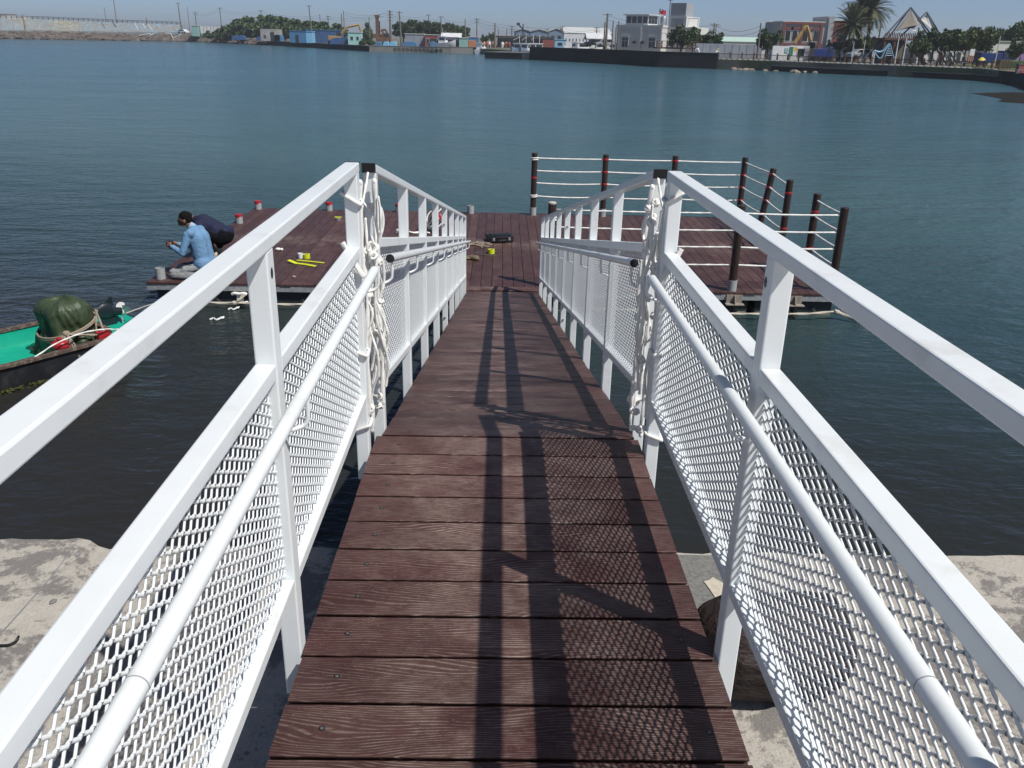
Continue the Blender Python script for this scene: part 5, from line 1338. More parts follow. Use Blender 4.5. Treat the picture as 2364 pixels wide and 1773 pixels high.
for i, (u, m) in enumerate(((1118, 'orange'), (1124, 'rust_red'), (1130, 'trim_white'), (1136, 'rust_red'), (1160, 'trim_white'), (1168, 'orange'), (1175, 'rust_red'), (1091, 'rust_red'), (1099, 'trim_white'))):
    p = at(u, 105, 268); b = MB(); b.lathe([(.5,0),(.5,1.0),(.35,1.3),(.1,1.5)], 8); o = b.build('barrel', m, loc=(p.x, p.y, 1.33)); tag(o, {'orange': 'small orange drum standing on the inner quay', 'rust_red': 'small red drum standing on the inner quay', 'trim_white': 'small white drum standing on the inner quay'}[m], 'drum', 'drums on the inner quay')
shed('white_canopy', 'white pitched canopy beside the white building', 1356, 1411, 90, 93, 205, 8, 'sheet_white', 'sheet_white', 'canopy', zb=None, roofh=1.1)
for u in (1360, 1384, 1407):
    p = at(u, 100, 205.5); b = MB(); b.box(-.1,.1,-.1,.1,0,at(u,92.2,205.5).z-1.5); o = b.build('canopy_pole', 'trim_white', loc=(p.x,p.y,1.5)); tag(o, 'white pole holding up the white canopy', 'pole', 'poles of the white canopy')
car('dark car parked behind the sea wall under the white canopy', 1373, 108.5, 190, 'car_dark', .2)
car('silver car parked behind the sea wall beside the white building', 1398, 109.5, 188, 'car_silver', .1)
t = thing('harbour_crane', 'small dark hoist crane with slanting jib by the warehouses', 'crane', (at(1207, 85, 265).x, 265, 1.3)); 
b = MB(); P0 = at(1207,85,265)-t.location; b.beam(V(0,0,0), V(0,0,at(1207,55,265).z-1.3), .3, .3); b.build('mast', 'dark_metal', t)
b = MB(); b.beam(V(0,0,at(1207,68,265).z-1.3), at(1196,55,265)-t.location, .35, .35); b.obox(at(1196.5,55.5,265)-t.location, (.9,.5,.7)); b.build('jib', 'dark_metal', t)
# white building with water tank
wbx = at(1473, 85, 176); t = thing('white_building', 'white flat-roofed harbour building with rooftop booth and grey tank tower', 'building', (wbx.x, 174, 1.5), R(-36))
zr = at(1470, 58.5, 176).z-1.5
b = MB(); b.box(-5.0, 4.6, 0, 9, 0, zr); b.box(-5.1, 4.7, -.1, 9.1, zr-.35, zr+.05); b.box(-5.05, 4.65, -.06, 9.06, zr-1.25, zr-1.13); b.build('walls', 'wall_white', t)
for x in (-5.0, .2, 4.4): b = MB(); b.box(x-.18, x+.18, -.2, -.105, 0, zr-.36); b.build('pilaster', 'wall_white', t)
for x in (-3.0, 2.7):
    b = MB(); b.box(x-.75, x+.75, -.1, -.004, 1.2, 3.1); b.box(x-.9,x+.9,-.25,-.101,3.11,3.3); f_ = b.build('window', 'trim_white', t)
    for (xa, xb, za, zb_) in ((x-.62, x-.05, 1.3, 2.35), (x+.05, x+.62, 1.3, 2.35), (x-.62, x-.05, 2.45, 3.0), (x+.05, x+.62, 2.45, 3.0)):
        b = MB(); b.box(xa, xb, -.13, -.102, za, zb_); b.build('pane', 'win_dark', f_)
for x in (-.9, .8):
    b = MB(); b.box(x-.3, x+.3, -.5, -.11, 2.0, 2.35); b.build('air_conditioner', 'dark_metal', t)
b = MB(); b.box(-3.7, 1.0, 1.0, 5.0, zr+.06, zr+1.75); bo = b.build('rooftop_booth', 'trim_white', t)
for k in range(4): b = MB(); b.box(-3.5+k*1.15, -2.55+k*1.15, .95, .998, zr+.35, zr+1.55); b.build('pane', 'win_dark', bo)
for k in range(3): b = MB(); b.box(1.002, 1.05, 1.2+k*1.25, 2.3+k*1.25, zr+.35, zr+1.55); b.build('pane', 'win_dark', bo)
b = MB(); b.box(-4.1, 1.4, .6, 5.4, zr+1.76, zr+1.92); b.build('booth_roof', 'trim_white', bo)
b = MB(); b.box(4.61, 8.2, 2.2, 8.0, 0, zr+1.6); b.build('stair_tower', 'wall_white', t)
b = MB(); b.box(5.2, 7.8, 2.13, 2.197, zr-.2, zr+1.3); b.build('tower_opening', 'wall_grey', t)
b = MB(); b.box(4.8, 7.9, 2.4, 5.6, zr+1.603, zr+3.9); b.build('water_tank', 'wall_grey', t)
b = MB(); b.lathe([(.6,0),(.6,1.3),(.5,1.5),(.1,1.65)], 16, (3.6, 2.2, zr+.06)); b.build('steel_tank', 'steel', t, smooth=40)
b = MB(); b.beam((4.3,3,zr), (4.3,3,zr+5.0), .10, .10); b.beam((3.7,3,zr+4.9), (4.9,3,zr+4.9), .08, .08); b.beam((3.8,3,zr+4.4), (4.8,3,zr+4.4), .08, .08); b.build('antenna', 'dark_metal', t)
b = MB(); b.beam((8.2,3,zr), (8.2,3,zr+1.3), .1, .1); b.beam((10.2,3,zr), (10.2,3,zr+1.3), .1, .1); b.beam((8.2,3,zr+1.3), (10.2,3,zr+1.3), .1, .1); b.box(8.21,10.4,2.4,7.6,0,zr-.2); b.build('side_wing', 'wall_white', t)
# flag
t = thing('flagpole', 'thin flagpole with a small red and blue flag on the white building', 'flag', (at(1520,58,178).x, 178, at(1520,58,178).z))
h_ = at(1522, 20, 178).z-t.location.z; b = MB(); b.tube([V(0,0,0), V(0,0,h_)], .05, 6); b.build('pole', 'pole_grey', t)
mat('flag_red', (.50,.02,.04), .7); mat('flag_blue', (.01,.02,.16), .7)
b = MB(); vs_ = []
for i in range(9): 
    for z in (0, -.85): vs_.append(V(.06+i*.15, .08*math.sin(i*1.1), h_-.05+z-i*.03))
b.add(vs_, [(i*2, i*2+1, i*2+3, i*2+2) for i in range(8)]); fo = b.build('flag', 'flag_red', t)
b = MB(); vs_ = []
for i in range(5):
    for z in (0.005, -.42): vs_.append(V(.06+i*.15, .08*math.sin(i*1.1)-.02, h_-.05+z-i*.03))
b.add(vs_, [(i*2, i*2+1, i*2+3, i*2+2) for i in range(4)]); cn = b.build('canton', 'flag_blue', fo)
b = MB(); b.lathe([(.13,0),(.13,.01)], 10, (.34, -.06, h_-.28), M=Matrix.Rotation(R(90),3,'X')); b.build('emblem', 'trim_white', fo)
# wooden footbridge on the wall
t = thing('timber_deck', 'brown timber deck with lattice railing beside the white building', 'deck', (0,0,0)); mat('timber', (.10,.05,.035), .8, var=.25, scale=3)
x0, x1, y0, y1, z0, z1 = Bx(1516, 1612, 97, 117, 160, 3)
zd_ = at(1560, 109.5, 160).z; zt_ = at(1560, 97.5, 160).z
b = MB(); b.box(x0, x1, y0, y1, zd_-.25, zd_); b.build('platform', 'timber', t)
for i in range(9):
    x = x0+(x1-x0)*i/8; b = MB(); b.box(x-.09, x+.09, y0, y0+.18, zd_, zt_+.1); b.build('post', 'timber', t)
    if i < 8:
        xb = x0+(x1-x0)*(i+1)/8; b = MB(); b.beam((x+.09,y0+.09,zd_+.1), (xb-.09,y0+.09,zt_-.1), .06, .08); b.beam((x+.09,y0+.10,zt_-.1), (xb-.09,y0+.10,zd_+.1), .06, .08); b.build('lattice', 'trim_white' if i % 2 else 'timber', t)
b = MB(); b.box(x0, x1, y0-.02, y0+.2, zt_+.101, zt_+.2); b.build('handrail', 'timber', t)
# grey sheet fence / warehouse right of the trees
shed('corrugated_fence', 'long grey corrugated fence behind the promenade railing', 1606, 1758, 101.5, 134, 158, 1.0, 'sheet_grey', None, 'fence', zb=1.5, ribs=1.2)
shed('pale_green_shed', 'low pale green roofed shed behind the corrugated fence', 1662, 1768, 97, 104, 172, 10, 'wall_white', 'roof_green', 'shed', zb=1.5, roofh=.8, windows=((.45,.55,.6,.25),))
def far_person(label, u, v, Y, shirt, legs='car_dark', bend=0, hat=None, h=1.65, zb=1.5, ang=0):
    p = at(u, v, Y); b = MB(); s = h/1.7
    B_ = [((-.1,0,.05),(-.09,0,.85),.07,.10,1),((.1,0,.05),(.09,0,.85),.07,.10,1),((0,0,.9),(bend*.5,0,1.32-bend*.25),.17,.19,0),((bend*.5-.2,0,1.36-bend*.25),(bend*.9-.25,.02,.95-bend*.2),.06,.05,0),((bend*.5+.2,0,1.36-bend*.25),(bend*1.1+.2,.02,.95-bend*.2),.06,.05,0)]
    for (a, c, ra, rb_, mi) in B_:
        a = V(*a)*s; c = V(*c)*s; d = (c-a).normalized(); b.tube([a-d*ra*.7, a, c, c+d*rb_*.7], [ra*.5, ra, rb_, rb_*.5], 8, mi=mi)
    hc = V(bend*.75, 0, 1.58-bend*.35)*s; b.tube([V(bend*.5,0,1.40-bend*.25)*s, hc], [.07,.06], 8, mi=2); b.ball(hc, (.105,.10,.13), 10, 8, mi=2); b.ball(hc+V(0,.01,.04), (.112,.107,.10), 10, 8, mi=3)
    if hat: b.lathe([(.22,0),(.2,.03),(.12,.05),(.11,.13),(.02,.15)], 12, hc+V(0,0,.06), mi=4)
    o = b.build('person', [shirt, legs, 'skin_brown', 'hair_black', hat or 'hair_black'], None, smooth=60, loc=(p.x, p.y, zb)); o.rotation_euler = (0,0,ang)
    return tag(o, label, 'person')
far_person('person in white bending over by the timber deck stairs', 1614, 118, 152, 'car_white', 'car_white', -.6, zb=1.5)
mat('hat_yellow', (.66,.56,.10), .8)
far_person('person in white with a yellow hat leaning at the end of the sea wall', 1652, 119, 151, 'car_white', 'car_white', .5, 'hat_yellow', zb=1.5)
# containers, red-white building, crane, trucks
cx = shed('white_container', 'white container painted with teal and yellow squares beside the crane', 1783, 1822, 106, 136, 150, 2.6, 'car_white', None, 'container', zb=1.5)
shed('white_cabin', 'white site cabin with a dark window bay beside the painted container', 1823, 1868, 105.5, 134, 150.5, 2.6, 'car_white', None, 'cabin', zb=1.5, windows=((.58,.25,.4,.6),))
mat('paint_green', (.03,.20,.13), .6); mat('paint_yellow', (.70,.44,.05), .6)
for (u0, u1, v0, v1, m) in ((1812, 1820, 111, 122, 'sheet_teal'), (1822.5, 1831, 108, 128, 'paint_green'), (1833, 1840, 109, 119, 'paint_yellow')):
    x0, x1, y0, y1, z0, z1 = Bx(u0, u1, v0, v1, 149.9, .02); b = MB(); b.box(x0, x1, 149.93, 149.96, z0, z1); o = b.build('painted_square', m, cx); o.matrix_parent_inverse = Matrix.Translation(-cx.location)
t = shed('red_white_building', 'grey and white two-storey building with dark red frames behind the yellow crane', 1804, 1905, 51, 118, 178, 12, 'wall_grey', 'wall_white', 'building', zb=1.5, windows=((.14,.46,.13,.32),(.30,.46,.13,.32),(.54,.46,.13,.32),(.78,.46,.13,.32),(.25,.05,.3,.22),(.72,.05,.3,.22)))
x0, x1, y0, y1, z0, z1 = Bx(1804, 1905, 51, 118, 178, 12, 1.5); w_ = x1-x0; h_ = z1-z0
for fx in (.0, .42, .86): b = MB(); b.box(-w_/2+fx*w_, -w_/2+fx*w_+.5, -.25, -.1, 0, h_); b.build('red_pilaster', 'brown_red', t)
for fz in (.36, .94): b = MB(); b.box(-w_/2, w_/2, -.22, -.101, fz*h_, fz*h_+.35); b.build('red_band', 'brown_red', t)
for fx in (.14, .30, .54, .78): b = MB(); x = -w_/2+fx*w_; b.box(x-.9, x+.9, -.2, -.095, .79*h_, .83*h_+.2); b.build('red_hood', 'brown_red', t)
shed('stair_block', 'grey stair block of the red framed building', 1903, 1922, 38, 116, 180, 8, 'wall_grey', None, 'building', zb=1.5)
shed('red_wing', 'dark red wing with pale balconies behind the palms', 1922, 1955, 48, 112, 182, 8, 'brown_red', 'wall_white', 'building', zb=1.5, windows=((.5,.3,.6,.12),(.5,.55,.6,.12)))
def pole(label, u, vt, Y, zb, r=.12, arms=0, lean=0, m='pole_grey', group=None, lamp=False, name='utility_pole'):
    p = at(u, vt, Y); t = thing(name, label, 'pole', (p.x, p.y, zb), 0, group); t.rotation_euler = (0, lean, 0); h = p.z-zb
    b = MB(); b.tube([V(0,0,0), V(0,0,h)], [r*1.3, r*.8], 8); b.build('shaft', m, t, smooth=60)
    for k in range(arms): b = MB(); z = h-.3-.8*k; b.box(-.9,.9,-.06,.06,z,z+.12); b.build('cross_arm', m, t)
    if lamp: b = MB(); b.beam((0,0,h), (1.3,0,h+.25), .08, .08); b.box(1.1,1.8,-.12,.12,h+.2,h+.32); b.build('lamp_arm', 'trim_white', t)
    return t
pole('white concrete column standing before the red framed building', 1912, 38, 160, 1.5, .35, m='trim_white', name='column')
excavator('yellow crane arm rising behind the painted white container', 1852, 128, 158, [(1834, 100), (1852, 72), (1862, 59), (1868, 78), (1872, 104)], 'yellow_machine', 'excavator')
def truck(label, u, vb, Y, m, bedm, L_=5.2, rz=0):
    p = at(u, vb, Y); t = thing('truck', label, 'truck', (p.x, p.y, 1.5), rz)
    b = MB(); b.prism([(L_*.22,-.95,.5),(L_*.5,-.95,.5),(L_*.5,-.95,1.3),(L_*.45,-.95,2.2),(L_*.22,-.95,2.25)], (0,1.9,0)); b.build('cab', m, t, bevel=.06)
    b = MB(); b.box(L_*.44,L_*.505,-.8,.8,1.35,2.0); b.box(L_*.28,L_*.42,-.97,.97,1.35,2.0); b.build('windows', 'win_dark', t)
    b = MB(); b.box(-L_*.5,L_*.2,-.98,.98,.6,1.9); b.build('bed', bedm, t, bevel=.04)
    for x in (-L_*.32, L_*.33):
        for y in (-.9, .9): b = MB(); b.lathe([(.4,-.12),(.4,.12)], 14, (x,y,.4), M=Matrix.Rotation(R(90),3,'X')); b.build('wheel', 'black_plastic', t, smooth=40)
    return t
truck('dark blue truck parked beside the white concrete column', 1895, 138, 146, 'truck_blue', 'truck_blue', 3.0, 0.05)
truck('white van parked behind the dark blue truck by the column', 1921, 137, 150, 'car_white', 'car_white', 4.4, .1)
truck('blue pickup truck parked beneath the park trees', 2290, 141, 136, 'truck_blue', 'truck_blue', 4.6, 0)
car('silver car parked under the palms', 1985, 137, 146, 'car_silver', .2); car('dark car parked beside the climbing tower', 2005, 137, 148, 'car_dark', .2)

# ------------------------------------------------------------------ vegetation
def leaf_mat(name, a, c):
    m, t, bs = nodes(name); v = coords(t, (1,1,1), True); f = noise_tex(t, v, .8, 4, .6)
    t.links.new(ramp(t, f, [(.32, a), (.68, c)]), bs.inputs['Base Color']); bs.inputs['Roughness'].default_value = .55; bs.inputs['Specular IOR Level'].default_value = .3
leaf_mat('leaf_dark', (.030,.056,.022), (.072,.110,.040)); leaf_mat('leaf_mid', (.036,.070,.024), (.092,.132,.044)); leaf_mat('leaf_yellow', (.06,.085,.018), (.14,.16,.04)); leaf_mat('leaf_palm', (.075,.09,.045), (.15,.15,.085))
mat('bark', (.10,.075,.055), .9, var=.3, scale=3)
def crown_mesh(seed, rx, ry, rz_, cz, nclump, nleaf, ls, m, flat=0.):
    rg = np.random.RandomState(seed); cl = []
    while len(cl) < nclump:
        p = rg.uniform(-1, 1, 3)
        d = np.linalg.norm(p)
        if d > 1 or d < .35 or (p[2] < -.55): continue
        cl.append(p*np.array([rx, ry, rz_])*(.86+.3*rg.rand()))
    cl = np.array(cl); n_ = nclump*nleaf
    cr = np.repeat(.20+.16*rg.rand(nclump), nleaf)[:, None]*min(rx, rz_)*1.15
    off = rg.normal(size=(n_, 3)); off /= np.linalg.norm(off, axis=1)[:, None]; off *= rg.rand(n_, 1)**.45
    c = np.repeat(cl, nleaf, axis=0)+off*cr*np.array([1.1, 1.1, .8])+np.array([0, 0, cz])
    a = rg.normal(size=(n_, 3)); a /= np.linalg.norm(a, axis=1)[:, None]; q_ = rg.normal(size=(n_, 3)); bq = np.cross(a, q_); bq /= np.linalg.norm(bq, axis=1)[:, None]
    s = ls*(.6+.8*rg.rand(n_, 1)); a *= s; bq *= s*.55
    vv = np.stack([c-a, c+bq, c+a, c-bq], 1).reshape(-1, 3)
    me = bpy.data.meshes.new('crown'); me.vertices.add(n_*4); me.vertices.foreach_set('co', vv.ravel())
    me.loops.add(n_*4); me.loops.foreach_set('vertex_index', np.arange(n_*4, dtype=np.int32)); me.polygons.add(n_); me.polygons.foreach_set('loop_start', np.arange(0, n_*4, 4, dtype=np.int32)); me.polygons.foreach_set('loop_total', np.full(n_, 4, dtype=np.int32))
    me.materials.append(MATS[m]); me.update(calc_edges=True); me.validate(); return me
def trunk_mesh(h, r, seed, spread):
    rn_ = random.Random(seed); b = MB(); b.tube(smoothpath([V(0,0,-.2), V(.05,0,h*.4), V(-.06,.05,h*.8), V(0,0,h*1.15)], 3), [r*1.3]+[r]*8+[r*.5], 8)
    for k in range(6):
        a = rn_.uniform(0, 6.28); z = h*rn_.uniform(.5, .9); e = V(math.cos(a)*spread, math.sin(a)*spread, z+spread*rn_.uniform(.5, 1.1)); b.tube(smoothpath([V(0,0,z), e*.5+V(0,0,z*.5+.1), e], 3), [r*.5]*6+[r*.2], 6)
    return b.mesh('trunk', 'bark', smooth=60)
TREES = {}
def tree_kind(key, *a, trunk=(2.0,.14,1.2), leafm='leaf_mid'):
    TREES[key] = (crown_mesh(*a, leafm), trunk_mesh(trunk[0], trunk[1], a[0], trunk[2]))
tree_kind('park', 1, 2.1, 2.1, 1.55, 3.2, 46, 60, .20, trunk=(2.2,.12,1.3), leafm='leaf_mid')
tree_kind('park2', 2, 2.2, 2.0, 1.5, 3.1, 44, 60, .20, trunk=(2.2,.12,1.3), leafm='leaf_yellow')
tree_kind('dark', 3, 2.2, 2.2, 1.7, 3.0, 48, 60, .21, trunk=(2.0,.15,1.3), leafm='leaf_dark')
tree_kind('wide', 4, 4.2, 3.0, 2.2, 3.6, 60, 60, .32, trunk=(2.6,.2,2.4), leafm='leaf_dark')
tree_kind('bush', 5, 3.6, 2.6, 2.0, 1.6, 50, 60, .34, trunk=(1.0,.12,1.5), leafm='leaf_mid')
def tree(kind, label, u, vt, Y, zb, wpx=None, group=None, name='tree'):
    cm, tm = TREES[kind]; p = at(u, vt, Y); h = p.z-zb
    t = thing(name, label, 'tree', (p.x, p.y, zb), random.uniform(0, 6), group)
    zmax = {'park': 4.75, 'park2': 4.6, 'dark': 4.7, 'wide': 5.9, 'bush': 3.7}[kind]; wid = {'park': 4.4, 'park2': 4.5, 'dark': 4.5, 'wide': 8.6, 'bush': 7.4}[kind]
    sz = h/zmax; sx = sz if wpx is None else (wpx/(F/(Y*.96)))/wid
    t.scale = (sx, sx, sz); link('trunk', tm, t); link('crown', cm, t); return t
# hedge-like wood behind the white fence and sheds
for i, (u, vt, w_) in enumerate(((545,50,80),(575,45,88),(605,43,84),(632,43,80),(655,46,80),(682,50,80),(705,54,74),(728,55,70),(752,56,74),(778,59,64))):
    tree('bush', 'dense green bushy tree ' + ['at the end of the hedge nearest the car', 'behind the middle of the white fence', 'in front of which a utility pole rises', 'behind the ruined concrete hut', 'between the hut and the bright blue shed', 'behind the bright blue shed', 'behind the paler end of the bright blue shed', 'over the near end of the long blue shed', 'over the middle of the long blue shed', 'behind the yellow excavator boom'][i], u, vt, 330-i*3, 1.8, w_, 'bushy trees behind the sheds')
tree('bush', 'small dark bush between the excavators', 848, 58, 300, 1.3, 30)
for i, (u, vt, w_) in enumerate(((930,52,64),(955,46,72),(985,48,70),(1010,51,62),(1040,53,62),(1065,60,50))):
    tree('wide', 'broad dark tree ' + ['behind the leaning wooden pole', 'behind the low grey shed', 'behind the red and white framed shed', 'behind the white fishing boat mast', 'behind the white roofed shelter', 'over the teal sheet shed'][i], u, vt, 290-i, 1.3, w_, 'broad trees behind the low sheds')
tree('dark', 'small dark tree beside the lone utility pole on the inner quay', 1135, 74, 300, 1.3, 14)
for (u, vt, w_) in ((500,72,40),(480,73,26),(530,73,30),(838,91,24),(855,90,22)):
    tree('bush', 'low green scrub bush on the far bank', u, vt, 335 if u < 600 else 245, 1.3, w_, 'scrub on the far bank', 'shrub')
tree('dark', 'dark leafy tree in front of the white building stair tower', 1577, 58, 160, 1.5, 56)
tree('park', 'leafy tree between the white building and the corrugated fence', 1603, 68, 163, 1.5, 36)
tree('dark', 'round dark tree behind the timber deck, right of the white building', 1645, 72, 164, 1.5, 54)
tree('dark', 'dark tree standing beside the tall pole at the painted container', 1778, 67, 152, 1.5, 58)
for (u, vt, w_, k_, lab) in ((1930,90,34,'dark','dark bush under the palms beside the concrete column'), (1972,88,44,'park2','yellow-green tree below the palms'), (2005,84,46,'park2','yellow-green tree beside the timber climbing tower')):
    tree(k_, lab, u, vt, 150, 1.5, w_)
for i, (u, vt, w_, k_) in enumerate(((2142,72,60,'dark'),(2165,62,40,'dark'),(2190,76,60,'park'),(2215,72,60,'park'),(2238,74,56,'park2'),(2262,70,62,'park2'),(2288,72,50,'park'),(2130,92,50,'park'))):
    tree(k_, ['dark leafy park tree by the play tower stairs', 'pointed dark park tree rising beside the cream canopy', 'green park tree before the pale arcade middle', 'green park tree before the arcade end', 'yellow-green park tree above the notice board', 'yellow-green park tree above the yellow parasol', 'green park tree over the blue pickup truck', 'low green park tree at the foot of the play tower'][i], u, vt, 140-i*.6, 1.5, w_, 'park trees beside the tent roof')
for i, (u, vt, w_, k_) in enumerate(((2345,56,70,'dark'),(2372,50,80,'dark'),(2310,66,60,'wide'),(2285,62,70,'wide'),(2255,63,80,'wide'))):
    tree(k_, ['big dark tree behind the low purple wall', 'tallest dark tree at the park edge past the purple wall', 'broad dark tree behind the blue pickup truck', 'broad dark tree over the grey service building', 'broad dark tree behind the yellow-green park trees'][i], u, vt, 150+i*10, 1.5, w_, 'dark trees at the back of the park')
tree('dark', 'dark tree over the purple mural wall', 2352, 92, 128, 1.5, 40)
# date palms
def palm(label, u, vc, Y, rpx, zb=1.5, seed=1, droop=1.0):
    p = at(u, vc, Y); t = thing('palm_tree', label, 'palm', (p.x, p.y, zb)); h = p.z-zb; Rr = rpx/(F/(Y*.96)); rn_ = random.Random(seed)
    b = MB(); b.tube([V(0,0,0), V(.05,0,h*.5), V(0,0,h)], [.34,.27,.3], 10); b.ball((0,0,h-.1), (.42,.42,.5), 10, 6); b.build('trunk', 'bark', t, smooth=60)
    b = MB()
    for k in range(84):
        az = k*2.4+rn_.uniform(-.2,.2); el = R(82-130*(k/83)**.85+rn_.uniform(-6,6)); Lf = Rr*rn_.uniform(.85, 1.12); pts = []
        d = V(math.cos(az)*math.cos(el), math.sin(az)*math.cos(el), math.sin(el)); pos = V(0,0,h)
        for i in range(9): pts.append(pos.copy()); pos += d*(Lf/8); d = (d+V(0,0,-.105*droop*(.5+i*.14))).normalized()
        b.tube(pts, [.045-.004*i for i in range(9)], 4)
        for i in range(1, 9):
            for f_ in (0, .25, .5, .75):
                c = pts[i].lerp(pts[min(8, i+1)], f_) if i < 8 else pts[i]; tg_ = (pts[i]-pts[i-1]).normalized(); sd2 = tg_.cross(V(0,0,1))
                sd2 = sd2.normalized() if sd2.length > .01 else V(1,0,0); up_ = sd2.cross(tg_); ll = Lf*.24*math.sin(math.pi*(.15+.8*i/9))
                for s in (-1, 1):
                    e = c+(tg_*.8+sd2*s*.75+up_*.12).normalized()*ll; b.add([c-tg_*.06, c+tg_*.06, e], [(0,1,2)])
    b.build('fronds', 'leaf_palm', t, fix=False); return t
palm('tall date palm with a full drooping crown behind its shorter neighbour', 2014, 20, 152, 54, seed=2)
palm('shorter date palm whose crown hangs over the yellow-green tree', 1967, 58, 148, 47, seed=3)
palm('date palm with high crown leaning past the top edge beside the tall palm', 1993, 14, 156, 46, seed=4)
tree('dark', 'small fan palm on the inner quay behind the drums', 1119, 80, 270, 1.3, 20)

# ------------------------------------------------------------------ park structures
t = thing('climbing_tower', 'brown timber play tower with balcony and stairs in the park', 'play tower', (0,0,0)); Yt = 140
x0, x1, y0, y1, z0, z1 = Bx(2040, 2112, 76, 141, Yt, 5, 1.5); zb_ = at(2075, 88, Yt).z
b = MB(); b.box(x0, x1, y0, y1, zb_-.3, zb_); b.build('platform', 'timber', t)
for i in range(19):
    x = x0+(x1-x0)*i/18; b = MB(); b.box(x-.06, x+.06, y0, y0+.12, zb_, z1+.02*((i % 3)-1)*3); b.build('picket', 'timber', t)
for x in (x0+.15, x0+(x1-x0)*.35, x0+(x1-x0)*.7, x1-.15): b = MB(); b.box(x-.14, x+.14, y0+.1, y0+.38, 1.5, zb_-.301); b.build('post', 'timber', t)
b = MB(); b.box(x0+.3, x1-.2, y0+3.5, y1, 1.5, zb_-.302); b.build('back_wall', 'pole_grey', t)
b = MB(); b.beam((x0+(x1-x0)*.5, y0-.4, zb_-.2), (x1+2.0, y0-.4, 1.6), .9, .12); b.build('stairs', 'timber', t)
mat('sail_cream', (.62,.60,.54), .8); mat('sail_back', (.26,.23,.19), .8); mat('frame_navy', (.012,.022,.04), .5)  # two separate even sail tones, cream and grey-brown
def tent(label, apex, corners, Y, m, feet):
    t = thing('tensile_canopy', label, 'canopy', (0,0,0)); A_ = at(apex[0], apex[1]+5, Y+2)
    C = [at(u, v, Y+dy) for (u, v, dy) in corners]
    b = MB(); n1 = 10; k = len(C); vs_ = [A_]; fs = []
    for j in range(k*6):
        c0 = C[j//6]; c1 = C[(j//6+1) % k]; f_ = (j % 6)/6; e = c0.lerp(c1, f_); mid = (C[0]+C[1]+C[2])/3; e = e.lerp(V(mid.x, mid.y, e.z+1.2), .14*math.sin(math.pi*f_))
        for i in range(1, n1+1):
            s = i/n1; z = A_.z+(e.z-A_.z)*(1-(1-s)**2.0); q_ = A_.lerp(e, s); vs_.append(V(q_.x, q_.y, A_.z+(e.z-A_.z)*(1-(1-s)**1.4)))
    N_ = k*6
    for j in range(N_):
        j2 = (j+1) % N_; fs.append((0, 1+j*n1, 1+j2*n1))
        for i in range(n1-1): fs.append((1+j*n1+i, 1+j*n1+i+1, 1+j2*n1+i+1, 1+j2*n1+i))
    b.add(vs_, fs); b.build('sail', m, t, smooth=180)
    top = at(apex[0], apex[1], Y+2)
    for (u, v, dy) in feet:
        b = MB(); f_ = at(u, v, Y+dy); d = (f_-top); f_ = top+d*((1.5-top.z)/d.z) if d.z < -.1 else f_; b.tube([top, f_], .12, 8); b.build('strut', 'frame_navy', t, smooth=60)
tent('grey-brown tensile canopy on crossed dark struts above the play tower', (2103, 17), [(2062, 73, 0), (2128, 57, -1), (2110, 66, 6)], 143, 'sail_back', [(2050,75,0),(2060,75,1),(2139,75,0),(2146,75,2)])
tent('cream tensile canopy behind the brown one', (2140, 28), [(2122, 45, 2), (2156, 72, -1), (2150, 68, 6)], 147, 'sail_cream', [(2105,60,0),(2160,75,0),(2170,80,2)])
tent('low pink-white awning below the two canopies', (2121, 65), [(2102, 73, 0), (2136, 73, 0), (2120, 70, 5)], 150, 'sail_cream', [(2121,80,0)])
t = thing('blue_slide', 'light blue slide and climbing net frame in front of the play tower', 'slide', (0,0,0)); mat('slide_blue', (.22,.42,.56), .4)
P_ = lambda u, v: at(u, v, 137)
b = MB(); b.tube(smoothpath([P_(2018,117), P_(2030,120), P_(2040,116), P_(2048,106), P_(2054,101)], 5), .14, 8); b.tube(smoothpath([P_(2018,119), P_(2027,132), P_(2034,134), P_(2046,112), P_(2055,102)], 5), .10, 8); b.build('chute', 'slide_blue', t, smooth=60)
b = MB(); b.tube([P_(2055,102), P_(2063,134)], .08, 6); b.tube([P_(2052,106), P_(2042,134)], .08, 6)
for k in range(5): b.tube([P_(2052-k*1.6,108+k*5), P_(2056+k*1.5,108+k*5)], .04, 5)
b.build('net_frame', 'slide_blue', t, smooth=60)
for u in (2016, 2020): b = MB(); q_ = P_(u, 117); b.tube([q_, V(q_.x, q_.y, 1.5)], .1, 6); b.build('leg', 'trim_white', t)
# promenade railing
rl = thing('promenade_railing', 'brown park railing running along the top of the promenade wall', 'railing', (0,0,0))
PR_ = [(x*1.016, y*1.016) for (x, y) in PW]; bal = MB()
pst = MB(); pst.box(-.09,.09,-.09,.09,0,1.12); pst.box(-.12,.12,-.12,.12,1.121,1.2); PST = pst.mesh('post', 'timber')
al = along(PR_, 1.9)
for (p, d) in al: link('post', PST, rl, p+V(0,0,1.36))
for i in range(len(al)-1):
    a = al[i][0]; c = al[i+1][0]
    for (z, s) in ((2.30, .09), (1.56, .07)): bal.beam(a+V(0,0,z), c+V(0,0,z), .07, s)
    for k in range(1, 12): p = a.lerp(c, k/12); bal.beam(p+V(0,0,1.56), p+V(0,0,2.3), .025, .025)
bal.build('rails', 'timber', rl)
struct(MB().add([(V(*a, 0)*1.006+V(0,0,1.42)) for a in PW]+[(V(*a, 0)*1.05+V(0,0,1.52)) for a in reversed(PW)], [tuple(range(len(PW)*2))]).build('pavement', 'far_concrete', fix=False))
mat('lawn', (.16,.17,.045), .95, var=.25, scale=1.0)
